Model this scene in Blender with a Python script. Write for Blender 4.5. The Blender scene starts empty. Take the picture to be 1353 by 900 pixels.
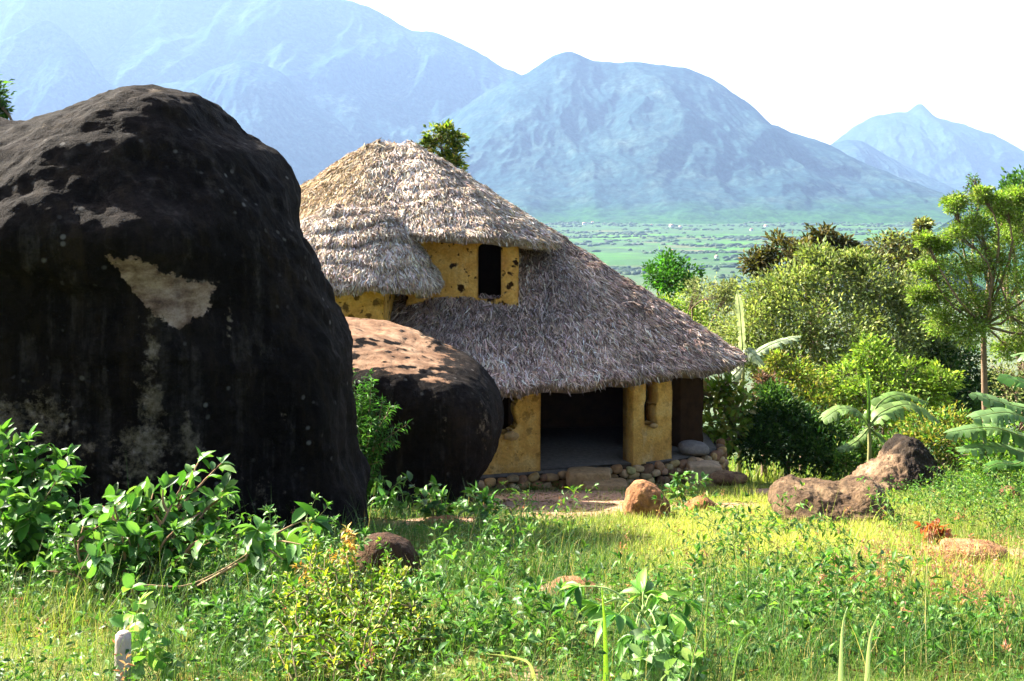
import bpy, math, zlib
import numpy as np
from math import radians as R

rng = np.random.default_rng(7)
scene = bpy.context.scene
COL = scene.collection
F, CX, HY = 1353 * 40 / 36, 676.5, 240.0      # focal length in photo pixels, optical axis, horizon row


def W(px, py, d):
    """a point seen at photo pixel (px, py), d metres in front of the camera"""
    return np.array([(px - CX) / F * d, d, -(py - HY) / F * d])


# ------------------------------------------------------------------ noise
_perm = np.random.default_rng(3).permutation(256)
_perm = np.concatenate([_perm, _perm, _perm])
_grad = np.random.default_rng(4).normal(size=(256, 3))
_grad /= np.linalg.norm(_grad, axis=1)[:, None]


def perlin(p):
    p = np.asarray(p, float)
    i = np.floor(p).astype(int)
    f = p - i
    u = f * f * f * (f * (f * 6 - 15) + 10)
    i &= 255
    out = 0
    for dx in (0, 1):
        for dy in (0, 1):
            for dz in (0, 1):
                h = _perm[_perm[_perm[i[..., 0] + dx] + i[..., 1] + dy] + i[..., 2] + dz]
                g = _grad[h]
                d = (g * (f - np.array([dx, dy, dz]))).sum(-1)
                w = (u[..., 0] if dx else 1 - u[..., 0]) * (u[..., 1] if dy else 1 - u[..., 1]) * (u[..., 2] if dz else 1 - u[..., 2])
                out = out + d * w
    return out * 1.6


def fbm(p, o=4, ridged=False):
    p = np.asarray(p, float)
    a, s, t = 1.0, 0.0, 0.0
    for k in range(o):
        n = perlin(p * 2 ** k + 17.3 * k)
        if ridged:
            n = 1 - 2 * np.abs(n)
        s = s + a * n
        t += a
        a *= 0.5
    return s / t


def sstep(a, b, x):
    t = np.clip((x - a) / (b - a), 0, 1)
    return t * t * (3 - 2 * t)


# ------------------------------------------------------------------ terrain
def H(x, y):
    x, y = np.asarray(x, float), np.asarray(y, float)
    yc = np.maximum(y, 0)
    z = -1.0 - 0.23 * np.sqrt(yc ** 2 + 6)
    p = np.stack([x, y, x * 0 + 0.5], -1)
    z = z + 0.10 * fbm(p * 0.22, 3) * sstep(0, 6, y)
    b = np.clip(y - 58, 0, None)
    z = z - 0.12 * b ** 2 / (b + 60)
    valley = -172 + 5 * fbm(p * 0.0012, 3)
    k = 14.0
    h = np.clip(0.5 + 0.5 * (z - valley) / k, 0, 1)
    return valley * (1 - h) + z * h + k * h * (1 - h)


def ground(px, py, dmax=60):
    """where the sight line through a photo pixel meets the ground"""
    d = np.linspace(3, dmax, 3000)
    x, z = (px - CX) / F * d, -(py - HY) / F * d
    k = np.argmax(z < H(x, d))
    d = d[k]
    return np.array([(px - CX) / F * d, d, float(H((px - CX) / F * d, d))])


# ------------------------------------------------------------------ mesh building
def tag(o, label=None, cat=None, group=None, kind=None):
    if label: o['label'] = label
    if cat: o['category'] = cat
    if group: o['group'] = group
    if kind: o['kind'] = kind
    return o


def reseed(text):
    """every thing grows from its own seed"""
    global rng
    rng = np.random.default_rng(zlib.crc32(text.encode()))


def empty(name, loc, label, cat, group=None):
    reseed(label)
    o = bpy.data.objects.new(name, None)
    o.empty_display_size = 0.3
    o.location = loc
    COL.objects.link(o)
    return tag(o, label, cat, group)


class MB:
    """collects triangles in world space, becomes ONE mesh object"""
    def __init__(s):
        s.v, s.t, s.c, s.n = [], [], [], 0

    def add(s, v, t, c=(1, 1, 1)):
        v = np.asarray(v, float).reshape(-1, 3)
        t = np.asarray(t, int).reshape(-1, 3)
        c = np.asarray(c, float)
        if c.ndim == 1:
            c = np.tile(c, (len(v), 1))
        s.v.append(v); s.t.append(t + s.n); s.c.append(c); s.n += len(v)

    def inst(s, tv, tt, pos, ax, ay, az, scl, col):
        """template tv/tt at pos with axes ax, ay, az and per-copy scale (n,3)"""
        n, k = len(pos), len(tv)
        if n == 0: return
        q = tv[None] * scl[:, None, :]
        v = pos[:, None] + q[..., 0:1] * ax[:, None] + q[..., 1:2] * ay[:, None] + q[..., 2:3] * az[:, None]
        t = tt[None] + (np.arange(n) * k)[:, None, None]
        c = np.repeat(col, k, 0)
        s.add(v.reshape(-1, 3), t.reshape(-1, 3), c)

    def tube(s, pts, rad, n=6, col=(1, 1, 1)):
        pts = np.asarray(pts, float)
        rad = np.broadcast_to(np.asarray(rad, float), (len(pts),))
        tg = np.gradient(pts, axis=0)
        tg /= np.linalg.norm(tg, axis=1)[:, None] + 1e-9
        up = np.array([0.31, 0.93, 0.2])
        a = np.cross(tg, up); a /= np.linalg.norm(a, axis=1)[:, None] + 1e-9
        b = np.cross(tg, a)
        th = np.arange(n) / n * 2 * math.pi
        v = pts[:, None] + rad[:, None, None] * (np.cos(th)[None, :, None] * a[:, None] + np.sin(th)[None, :, None] * b[:, None])
        v = v.reshape(-1, 3)
        m = len(pts)
        t = []
        for i in range(m - 1):
            for j in range(n):
                p, q = i * n + j, i * n + (j + 1) % n
                t += [(p, q, q + n), (p, q + n, p + n)]
        v = np.vstack([v, pts[:1], pts[-1:]])
        for j in range(n):
            t.append((j, m * n, (j + 1) % n))
            t.append(((m - 1) * n + j, (m - 1) * n + (j + 1) % n, m * n + 1))
        s.add(v, t, col)

    def build(s, name, mat, parent=None, smooth=False):
        v = np.vstack(s.v); t = np.vstack(s.t); c = np.vstack(s.c)
        loc = np.zeros(3)
        q_ = parent
        while q_ is not None:
            loc = loc + np.array(q_.location); q_ = q_.parent
        v = v - loc
        me = bpy.data.meshes.new(name)
        me.vertices.add(len(v)); me.vertices.foreach_set('co', v.ravel().astype(np.float32))
        me.loops.add(len(t) * 3); me.loops.foreach_set('vertex_index', t.ravel().astype(np.int32))
        me.polygons.add(len(t)); me.polygons.foreach_set('loop_start', (np.arange(len(t)) * 3).astype(np.int32))
        me.update(calc_edges=True)
        at = me.color_attributes.new('Col', 'FLOAT_COLOR', 'POINT')
        at.data.foreach_set('color', np.hstack([c, np.ones((len(c), 1))]).ravel().astype(np.float32))
        if smooth:
            me.polygons.foreach_set('use_smooth', np.ones(len(t), bool))
        me.materials.append(mat)
        o = bpy.data.objects.new(name, me)
        COL.objects.link(o)
        if parent is not None: o.parent = parent
        return o


def grid_tris(nu, nv, wrap=False):
    """triangles of an nu x nv vertex grid (index u*nv+v)"""
    u = np.arange(nu if wrap else nu - 1)
    v = np.arange(nv - 1)
    U, V = np.meshgrid(u, v, indexing='ij')
    a = U * nv + V; b = ((U + 1) % nu) * nv + V
    return np.stack([np.stack([a, b, b + 1], -1), np.stack([a, b + 1, a + 1], -1)], 2).reshape(-1, 3)


def vnormals(v, t):
    n = np.zeros_like(v)
    f = np.cross(v[t[:, 1]] - v[t[:, 0]], v[t[:, 2]] - v[t[:, 0]])
    for k in range(3): np.add.at(n, t[:, k], f)
    return n / (np.linalg.norm(n, axis=1)[:, None] + 1e-12)


def catmull(P, n, closed=True):
    P = np.asarray(P, float)
    m = len(P)
    t = np.linspace(0, m if closed else m - 1, n, endpoint=not closed)
    i = np.floor(t).astype(int)
    if not closed: i = np.minimum(i, m - 2)
    f = (t - i)[:, None]
    g = (lambda k: P[k % m]) if closed else (lambda k: P[np.clip(k, 0, m - 1)])
    a, b, c, d = g(i - 1), g(i), g(i + 1), g(i + 2)
    return 0.5 * (2 * b + (c - a) * f + (2 * a - 5 * b + 4 * c - d) * f ** 2 + (3 * b - a - 3 * c + d) * f ** 3)


def resample(P, n, closed=True):
    Q = catmull(P, 40 * len(P), closed)
    if closed: Q = np.vstack([Q, Q[:1]])
    s = np.r_[0, np.cumsum(np.linalg.norm(np.diff(Q, axis=0), axis=1))]
    u = np.linspace(0, s[-1], n, endpoint=not closed)
    return np.stack([np.interp(u, s, Q[:, k]) for k in range(Q.shape[1])], -1)


def unit(a):
    return a / (np.linalg.norm(a, axis=-1, keepdims=True) + 1e-9)


def in_poly(x, y, P):
    P = np.asarray(P, float)
    inside = np.zeros(np.shape(x), bool)
    for (x0, y0), (x1, y1) in zip(P, np.roll(P, -1, 0)):
        c = ((y0 > y) != (y1 > y)) & (x < (x1 - x0) * (y - y0) / (y1 - y0 + 1e-12) + x0)
        inside ^= c
    return inside


# ------------------------------------------------------------------ materials
def new_mat(name):
    m = bpy.data.materials.new(name); m.use_nodes = True
    nt = m.node_tree; nt.nodes.clear()
    return m, nt


class NT:
    def __init__(s, nt): s.nt = nt
    def n(s, typ, **kw):
        o = s.nt.nodes.new(typ)
        for k, v in kw.items():
            if k in o.inputs.keys() and not hasattr(o, k): o.inputs[k].default_value = v
            else: setattr(o, k, v)
        return o
    def l(s, a, b): s.nt.links.new(a, b)
    def mix(s, a, b, f, mode='MIX'):
        o = s.nt.nodes.new('ShaderNodeMix'); o.data_type = 'RGBA'; o.blend_type = mode
        for sock, v in ((o.inputs[0], f), (o.inputs[6], a), (o.inputs[7], b)):
            if hasattr(v, 'is_output'): s.l(v, sock)
            elif isinstance(v, (tuple, list)): sock.default_value = (*v, 1)
            else: sock.default_value = v
        return o.outputs[2]
    def noise(s, scale, detail=5, rough=0.6, vec=None, out=0):
        o = s.n('ShaderNodeTexNoise'); o.inputs['Scale'].default_value = scale
        o.inputs['Detail'].default_value = detail; o.inputs['Roughness'].default_value = rough
        if vec is not None: s.l(vec, o.inputs['Vector'])
        return o.outputs[out]
    def ramp(s, x, stops):
        o = s.n('ShaderNodeValToRGB'); e = o.color_ramp.elements
        while len(e) < len(stops): e.new(0.5)
        for k, (p, c) in enumerate(stops):
            e[k].position = p
            e[k].color = (*c, 1) if isinstance(c, (tuple, list)) else (c, c, c, 1)
        s.l(x, o.inputs[0]); return o.outputs[0]
    def geo(s): return s.n('ShaderNodeNewGeometry')
    def scaled(s, vec, sc):
        o = s.n('ShaderNodeMapping'); o.inputs['Scale'].default_value = sc
        s.l(vec, o.inputs['Vector']); return o.outputs[0]
    def bump(s, h, strength, dist):
        o = s.n('ShaderNodeBump'); o.inputs['Strength'].default_value = strength
        o.inputs['Distance'].default_value = dist
        s.l(h, o.inputs['Height']); return o.outputs[0]
    def attr(s, name='Col'):
        o = s.n('ShaderNodeAttribute'); o.attribute_name = name; return o
    def out(s, color, rough=0.9, normal=None, spec=0.3):
        p = s.n('ShaderNodeBsdfPrincipled')
        if hasattr(color, 'is_output'): s.l(color, p.inputs['Base Color'])
        else: p.inputs['Base Color'].default_value = (*color, 1)
        if hasattr(rough, 'is_output'): s.l(rough, p.inputs['Roughness'])
        else: p.inputs['Roughness'].default_value = rough
        p.inputs['Specular IOR Level'].default_value = spec
        if normal is not None: s.l(normal, p.inputs['Normal'])
        o = s.n('ShaderNodeOutputMaterial'); s.l(p.outputs[0], o.inputs[0])
        return p, o


def leaf_mat(name, transl=0.35, rough=0.45, spec=0.35):
    m, nt = new_mat(name); k = NT(nt)
    a = k.attr().outputs['Color']
    p, o = k.out(a, rough, spec=spec)
    tr = k.n('ShaderNodeBsdfTranslucent')
    k.l(k.mix(a, (0.9, 1.0, 0.25), 0.65, 'MULTIPLY'), tr.inputs[0])
    gam = k.n('ShaderNodeMixShader'); gam.inputs[0].default_value = transl
    k.l(p.outputs[0], gam.inputs[1]); k.l(tr.outputs[0], gam.inputs[2]); k.l(gam.outputs[0], o.inputs[0])
    return m


def vcol_mat(name, rough=0.9, nscale=6, amt=0.35, bump=0.4, bd=0.03, spec=0.2, stretch=(1, 1, 1)):
    m, nt = new_mat(name); k = NT(nt)
    a = k.attr().outputs['Color']
    v = k.scaled(k.geo().outputs['Position'], stretch)
    n = k.noise(nscale, 6, 0.65, v)
    c = k.mix(a, k.ramp(n, [(0.3, 1 - amt), (0.7, 1 + amt)]), 1.0, 'MULTIPLY')
    k.out(c, rough, k.bump(n, bump, bd), spec)
    return m


M_LEAF = leaf_mat('leaf_green', 0.40, 0.48, 0.25)
M_FAR = leaf_mat('leaf_matte', 0.40, 0.6, 0.2)
M_GRASS = leaf_mat('grass_blade', 0.45, 0.6, 0.2)
M_BARK = vcol_mat('bark', 0.9, 14, 0.4, 0.6, 0.02, stretch=(1, 1, 0.25))
M_STRAW = vcol_mat('straw', 0.85, 3, 0.25, 0.0, 0.01, 0.15)
M_STONE = vcol_mat('field_stone', 0.9, 9, 0.35, 0.7, 0.03)

# ochre mud plaster with dark pits
M_MUD, nt = new_mat('mud_plaster'); k = NT(nt)
pos = k.geo().outputs['Position']
n1 = k.noise(2.2, 6, 0.65, pos); n2 = k.noise(18, 4, 0.6, pos)
c = k.ramp(n1, [(0.3, (0.44, 0.22, 0.055)), (0.5, (0.60, 0.34, 0.085)), (0.72, (0.70, 0.47, 0.18))])
sep = k.n('ShaderNodeSeparateXYZ'); k.l(pos, sep.inputs[0])
mr = k.n('ShaderNodeMapRange'); mr.inputs[1].default_value = -6.0; mr.inputs[2].default_value = -6.6; k.l(sep.outputs[2], mr.inputs[0])
c = k.mix(c, k.mix(c, (0.35, 0.16, 0.06), 0.75), k.mix(mr.outputs[0], k.noise(3, 4, 0.6, pos), 1.0, 'MULTIPLY'))
c = k.mix(c, (0.75, 0.62, 0.40), k.ramp(k.noise(1.1, 7, 0.7, k.scaled(pos, (2, 2, 0.6))), [(0.56, 0.0), (0.75, 0.45)]))
c = k.mix(c, k.ramp(n2, [(0.3, 0.78), (0.7, 1.15)]), 1.0, 'MULTIPLY')
vo = k.n('ShaderNodeTexVoronoi'); vo.inputs['Scale'].default_value = 3.6
wob = k.n('ShaderNodeVectorMath'); wob.operation = 'ADD'
k.l(pos, wob.inputs[0])
sc = k.n('ShaderNodeVectorMath'); sc.operation = 'SCALE'; sc.inputs['Scale'].default_value = 0.30
k.l(k.noise(7, 3, 0.6, pos, 1), sc.inputs[0]); k.l(sc.outputs[0], wob.inputs[1]); k.l(wob.outputs[0], vo.inputs['Vector'])
gate = k.ramp(k.attr().outputs['Color'], [(0.0, 0.0), (1.0, 1.0)])
pit = k.ramp(vo.outputs['Distance'], [(0.23, 1.0), (0.34, 0.0)])
sel = k.ramp(vo.outputs['Color'], [(0.36, 0.0), (0.42, 1.0)])
vo2 = k.n('ShaderNodeTexVoronoi'); vo2.inputs['Scale'].default_value = 8.5; k.l(wob.outputs[0], vo2.inputs['Vector'])
pit2 = k.mix(k.ramp(vo2.outputs['Distance'], [(0.20, 1.0), (0.30, 0.0)]), k.ramp(vo2.outputs['Color'], [(0.56, 0.0), (0.62, 1.0)]), 1.0, 'MULTIPLY')
pf = k.mix(k.mix(k.mix(pit, sel, 1.0, 'MULTIPLY'), pit2, 1.0, 'LIGHTEN'), gate, 1.0, 'MULTIPLY')
c = k.mix(c, (0.030, 0.013, 0.005), pf)
hh = k.mix(n2, (0, 0, 0), pf)
k.out(c, 0.95, k.bump(hh, 0.7, 0.04), 0.1)

M_SHADED_MUD = vcol_mat('shade_darkened_mud', 0.95, 5, 0.35, 0.5, 0.03, 0.05)  # mud with the shade of the interior and rear pillar put in its colour
# black weathered gneiss: Col.r fresh scar, Col.g pale lichen runs, Col.b tan crust
M_BLACK, nt = new_mat('black_boulder'); k = NT(nt)
pos = k.geo().outputs['Position']
a = k.n('ShaderNodeSeparateColor'); k.l(k.attr().outputs['Color'], a.inputs[0])
n1 = k.noise(0.9, 8, 0.7, pos); n2 = k.noise(9, 6, 0.7, pos)
runs = k.noise(3.0, 5, 0.65, k.scaled(pos, (1.6, 1.6, 0.14)))
c = k.ramp(n1, [(0.35, (0.0045, 0.0033, 0.003)), (0.52, (0.0075, 0.0055, 0.005)), (0.70, (0.017, 0.012, 0.011))])
c = k.mix(c, k.ramp(n2, [(0.25, 0.45), (0.75, 1.6)]), 1.0, 'MULTIPLY')
c = k.mix(c, (0.030, 0.020, 0.011), k.ramp(runs, [(0.5, 0.0), (0.75, 0.6)]))
sp = k.n('ShaderNodeTexVoronoi'); sp.inputs['Scale'].default_value = 6.5; k.l(pos, sp.inputs['Vector'])
spk = k.mix(k.ramp(sp.outputs['Distance'], [(0.12, 1.0), (0.24, 0.0)]), k.ramp(k.noise(1.3, 3, 0.6, pos), [(0.48, 0.0), (0.60, 1.0)]), 1.0, 'MULTIPLY')
c = k.mix(c, (0.15, 0.14, 0.13), k.mix(spk, k.ramp(sp.outputs['Color'], [(0.5, 0.0), (0.7, 0.8)]), 1.0, 'MULTIPLY'))
def edge(sock, th, w, sc=7):
    m = k.n('ShaderNodeMath'); m.operation = 'ADD'
    nn = k.n('ShaderNodeMath'); nn.operation = 'MULTIPLY_ADD'; nn.inputs[1].default_value = 2.0; nn.inputs[2].default_value = -1.0
    k.l(k.noise(sc, 6, 0.7, pos), nn.inputs[0]); k.l(sock, m.inputs[0]); k.l(nn.outputs[0], m.inputs[1])
    return k.ramp(m.outputs[0], [(th - w, 0.0), (th + w, 1.0)])
lich = k.ramp(n2, [(0.34, (0.02, 0.016, 0.012)), (0.48, (0.11, 0.085, 0.055)), (0.62, (0.21, 0.165, 0.13)), (0.75, (0.30, 0.25, 0.23))])
c = k.mix(c, lich, edge(a.outputs[1], 0.60, 0.22, 11))
scar = k.ramp(k.noise(4.5, 8, 0.7, k.scaled(pos, (1, 1, 1.6))), [(0.32, (0.06, 0.034, 0.024)), (0.46, (0.19, 0.12, 0.085)), (0.58, (0.32, 0.225, 0.175)), (0.72, (0.42, 0.32, 0.27))])
c = k.mix(c, scar, edge(a.outputs[0], 0.5, 0.04, 5))
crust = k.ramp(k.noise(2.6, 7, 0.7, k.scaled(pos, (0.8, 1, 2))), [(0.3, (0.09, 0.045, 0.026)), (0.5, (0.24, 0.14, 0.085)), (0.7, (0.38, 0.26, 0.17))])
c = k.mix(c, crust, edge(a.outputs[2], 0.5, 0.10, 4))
st = k.noise(1.0, 6, 0.7, k.scaled(pos, (4.5, 4.5, 0.22)))
c = k.mix(c, (0.060, 0.050, 0.045), k.mix(k.ramp(st, [(0.52, 0.0), (0.70, 0.7)]), k.ramp(n2, [(0.4, 0.2), (0.6, 1.0)]), 1.0, 'MULTIPLY'))
bh = k.mix(k.mix(n1, n2, 0.35), k.noise(45, 4, 0.7, pos), 0.12)
k.out(c, 0.85, k.bump(bh, 1.0, 0.14), 0.05)

# brown rock
M_BROWN, nt = new_mat('brown_rock'); k = NT(nt)
pos = k.geo().outputs['Position']
n1 = k.noise(2.4, 7, 0.7, k.scaled(pos, (1, 1, 0.5))); n2 = k.noise(14, 5, 0.7, pos)
c = k.ramp(n1, [(0.32, (0.035, 0.018, 0.010)), (0.5, (0.11, 0.066, 0.034)), (0.68, (0.24, 0.16, 0.088))])
c = k.mix(c, k.ramp(n2, [(0.25, 0.55), (0.75, 1.35)]), 1.0, 'MULTIPLY')
c = k.mix(c, k.attr().outputs['Color'], 1.0, 'MULTIPLY')
k.out(c, 0.9, k.bump(k.mix(n1, n2, 0.4), 1.0, 0.12), 0.2)

# ground: soil and turf near, fields in the valley
M_GROUND, nt = new_mat('ground'); k = NT(nt)
g = k.geo(); pos = g.outputs['Position']
n1 = k.noise(0.7, 6, 0.65, pos); n2 = k.noise(12, 5, 0.7, pos)
near = k.ramp(n1, [(0.35, (0.055, 0.085, 0.014)), (0.55, (0.12, 0.14, 0.03)), (0.72, (0.22, 0.18, 0.07))])
soil = k.ramp(n2, [(0.3, (0.15, 0.075, 0.045)), (0.5, (0.30, 0.175, 0.11)), (0.7, (0.46, 0.31, 0.22))])
sa = k.n('ShaderNodeSeparateColor'); k.l(k.attr().outputs['Color'], sa.inputs[0])
near = k.mix(near, k.ramp(n2, [(0.3, 0.6), (0.7, 1.3)]), 1.0, 'MULTIPLY')
near = k.mix(near, soil, sa.outputs[0])
fv = k.n('ShaderNodeTexVoronoi'); fv.inputs['Scale'].default_value = 1.0
fw = k.n('ShaderNodeVectorMath'); fw.operation = 'SCALE'; fw.inputs['Scale'].default_value = 160; k.l(k.noise(0.004, 3, 0.6, pos, 1), fw.inputs[0])
fa = k.n('ShaderNodeVectorMath'); k.l(pos, fa.inputs[0]); k.l(fw.outputs[0], fa.inputs[1])
k.l(k.scaled(fa.outputs[0], (1 / 170, 1 / 110, 0.001)), fv.inputs['Vector'])
fc = k.n('ShaderNodeSeparateColor'); k.l(fv.outputs['Color'], fc.inputs[0])
fields = k.ramp(fc.outputs[0], [(0.0, (0.02, 0.065, 0.010)), (0.3, (0.03, 0.11, 0.012)), (0.55, (0.055, 0.15, 0.015)), (0.8, (0.025, 0.075, 0.013)), (0.95, (0.08, 0.09, 0.035)), (1.0, (0.15, 0.11, 0.06))])
wood = k.ramp(k.noise(0.0030, 5, 0.6, k.scaled(pos, (0.7, 1.6, 1))), [(0.44, 0.0), (0.55, 1.0)])
fields = k.mix(fields, k.ramp(k.noise(0.03, 5, 0.7, pos), [(0.35, (0.015, 0.045, 0.018)), (0.65, (0.045, 0.10, 0.03))]), wood)
bare = k.ramp(k.noise(0.012, 5, 0.6, pos), [(0.35, (0.04, 0.08, 0.025)), (0.6, (0.11, 0.13, 0.07)), (0.8, (0.20, 0.20, 0.17))])
fields = k.mix(fields, bare, sa.outputs[2])
c = k.mix(near, fields, sa.outputs[1])
k.out(c, 0.95, k.bump(n2, 0.5, 0.04), 0.1)

# forested mountainside
M_HILL, nt = new_mat('forest_slope'); k = NT(nt)
pos = k.geo().outputs['Position']
n1 = k.noise(0.0035, 9, 0.75, pos); n2 = k.noise(0.03, 6, 0.75, pos)
c = k.ramp(n1, [(0.30, (0.008, 0.024, 0.030)), (0.48, (0.018, 0.042, 0.044)), (0.62, (0.036, 0.060, 0.052)), (0.78, (0.075, 0.09, 0.07))])
c = k.mix(c, k.ramp(n2, [(0.35, 0.35), (0.65, 1.7)]), 1.0, 'MULTIPLY')
sx = k.n('ShaderNodeSeparateXYZ'); k.l(pos, sx.inputs[0])
mr = k.n('ShaderNodeMapRange'); mr.inputs[1].default_value = -165; mr.inputs[2].default_value = 120; k.l(sx.outputs[2], mr.inputs[0])
foot = k.ramp(k.mix(mr.outputs[0], k.noise(0.004, 5, 0.65, pos), 0.45), [(0.22, 0.85), (0.42, 0.0)])
c = k.mix(c, k.ramp(n2, [(0.35, (0.012, 0.040, 0.013)), (0.6, (0.035, 0.10, 0.015))]), foot)
k.out(c, 1.0, k.bump(n2, 0.5, 20), 0.0)

# ------------------------------------------------------------------ templates
def tmpl(v, t): return np.array(v, float), np.array(t, int)

LEAF1 = tmpl([(0, 0, 0), (0.45, 0.5, 0.10), (1, 0, -0.10), (0.45, -0.5, 0.10)], [(0, 1, 2), (0, 2, 3)])
def leaf_t(droop, w=(0.0, 0.40, 0.5, 0.36, 0.0), fold=0.12):
    u = np.linspace(0, 1, len(w)); v, t = [], []
    for x, h in zip(u, w):
        z = -droop * x * x
        v += [(x, h, z + fold * h * 2), (x, 0, z), (x, -h, z + fold * h * 2)]
    for i in range(len(w) - 1):
        a = 3 * i
        t += [(a, a + 1, a + 4), (a, a + 4, a + 3), (a + 1, a + 2, a + 5), (a + 1, a + 5, a + 4)]
    return tmpl(v, t)
LEAFB = [leaf_t(0.05), leaf_t(0.25), leaf_t(0.5)]
LEAFS = leaf_t(0.2, (0.0, 0.42, 0.0), 0.15)
def blade_t(bend, n=4, tip=0.12):
    v, t = [], []
    for i in range(n + 1):
        s = i / n; w = 0.5 * (1 - s) ** 0.7 if i < n else 0.0
        a = bend * s
        x = (1 - math.cos(a)) / max(bend, 1e-3); z = math.sin(a) / max(bend, 1e-3)
        v += [(x, w, z), (x, -w, z)]
    for i in range(n):
        a = 2 * i
        t += [(a, a + 1, a + 3), (a, a + 3, a + 2)]
    return tmpl(v, t)
BLADES = [blade_t(b, 3) for b in (0.25, 0.7, 1.2, 1.9)]
STRAW = tmpl([(0, 0.5, 0), (0, -0.5, 0), (0.55, 0.45, 0.03), (0.55, -0.45, 0.03), (1, 0.12, 0), (1, -0.12, 0)],
             [(0, 1, 3), (0, 3, 2), (2, 3, 5), (2, 5, 4)])


def ico(sub):
    p = (1 + 5 ** 0.5) / 2
    v = [(-1, p, 0), (1, p, 0), (-1, -p, 0), (1, -p, 0), (0, -1, p), (0, 1, p), (0, -1, -p), (0, 1, -p), (p, 0, -1), (p, 0, 1), (-p, 0, -1), (-p, 0, 1)]
    t = [(0, 11, 5), (0, 5, 1), (0, 1, 7), (0, 7, 10), (0, 10, 11), (1, 5, 9), (5, 11, 4), (11, 10, 2), (10, 7, 6), (7, 1, 8), (3, 9, 4), (3, 4, 2), (3, 2, 6), (3, 6, 8), (3, 8, 9), (4, 9, 5), (2, 4, 11), (6, 2, 10), (8, 6, 7), (9, 8, 1)]
    v = [np.array(x) / np.linalg.norm(x) for x in v]
    for _ in range(sub):
        mid, nt_ = {}, []
        def m(a, b):
            q = (min(a, b), max(a, b))
            if q not in mid:
                w = v[a] + v[b]; v.append(w / np.linalg.norm(w)); mid[q] = len(v) - 1
            return mid[q]
        for a, b, c in t:
            ab, bc, ca = m(a, b), m(b, c), m(c, a)
            nt_ += [(a, ab, ca), (b, bc, ab), (c, ca, bc), (ab, bc, ca)]
        t = nt_
    return np.array(v), np.array(t)
ICO1, ICO2, ICO4 = ico(1), ico(2), ico(4)


def frames(d, up, roll=None):
    """axes x along d, z near up"""
    x = unit(d)
    y = unit(np.cross(up, x))
    z = np.cross(x, y)
    if roll is not None:
        c, s = np.cos(roll)[:, None], np.sin(roll)[:, None]
        y, z = y * c + z * s, z * c - y * s
    return x, y, z


def rand_col(n, pal, jit=0.18):
    pal = np.asarray(pal, float)
    c = pal[rng.integers(0, len(pal), n)]
    return np.clip(c * (1 + jit * rng.normal(size=(n, 1))) * (1 + 0.06 * rng.normal(size=(n, 3))), 0.004, 0.9)


def put_leaves(mb, pos, dirs, L, wr, pal, tm, roll=0.6, jit=0.2):
    n = len(pos)
    up = np.tile([0, 0, 1.0], (n, 1)) + 0.35 * rng.normal(size=(n, 3))
    x, y, z = frames(dirs, up, roll * rng.normal(size=n))
    L = np.broadcast_to(L, (n,)) * rng.uniform(0.65, 1.25, n)
    scl = np.stack([L, L * wr, L], -1)
    col = rand_col(n, pal, jit)
    if isinstance(tm, list):
        q = rng.integers(0, len(tm), n)
        for i, tt in enumerate(tm):
            m = q == i
            mb.inst(*tt, pos[m], x[m], y[m], z[m], scl[m], col[m])
    else:
        mb.inst(*tm, pos, x, y, z, scl, col)


# ------------------------------------------------------------------ the setting
# ground sheet
ys = np.concatenate([np.linspace(-40, 0, 9)[:-1], np.linspace(0, 60, 260)[:-1], 60 * (230 ** np.linspace(0, 1, 200))])
us = np.linspace(-1, 1, 221)
U = np.sign(us) * np.abs(us) ** 1.25
X = U[None, :] * (22 + 1.05 * np.abs(ys)[:, None]); Y = np.repeat(ys[:, None], len(us), 1)
Z = H(X, Y)
PXg = CX + F * X / np.maximum(Y, 0.5); PYg = HY - F * Z / np.maximum(Y, 0.5)


def soil_w(x, y):
    """bare earth: the forecourt of the hut and a few worn patches"""
    x, y = np.asarray(x, float), np.asarray(y, float)
    nz = 0.5 * fbm(np.stack([x, y, x * 0 + 3], -1) * 0.8, 4)
    s = 0
    for px, py, rx, ry in ((745, 662, 2.0, 4.6), (690, 660, 1.2, 2.6), (800, 668, 1.0, 2.2), (588, 690, 0.7, 0.9), (748, 777, 0.4, 0.3), (1288, 727, 0.5, 0.6),
                           (30, 720, 0.8, 0.5), (265, 800, 0.35, 0.25), (320, 800, 0.3, 0.25), (700, 885, 0.2, 0.12), (1060, 650, 1.2, 1.5), (935, 668, 0.9, 0.8)):
        q = ground(px, py)
        r = np.sqrt(((x - q[0]) / rx) ** 2 + ((y - q[1]) / ry) ** 2) + nz
        s = np.maximum(s, 1 - sstep(0.75, 1.1, r))
    return s


colg = np.zeros(X.shape + (3,))
m = (Y > 3) & (Y < 60)
sw = np.zeros(X.shape); sw[m] = soil_w(X[m], Y[m])
colg[..., 0] = sw
colg[..., 1] = sstep(150, 500, Y)
colg[..., 2] = 1 - sstep(1500, 2300, Y + 500 * fbm(np.stack([X, Y, X * 0], -1) * 0.0015, 3))
mb = MB(); mb.add(np.stack([X, Y, Z], -1).reshape(-1, 3), grid_tris(len(ys), len(us))[:, ::-1], colg.reshape(-1, 3))
tag(mb.build('ground', M_GROUND, smooth=True), kind='structure')


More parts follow.
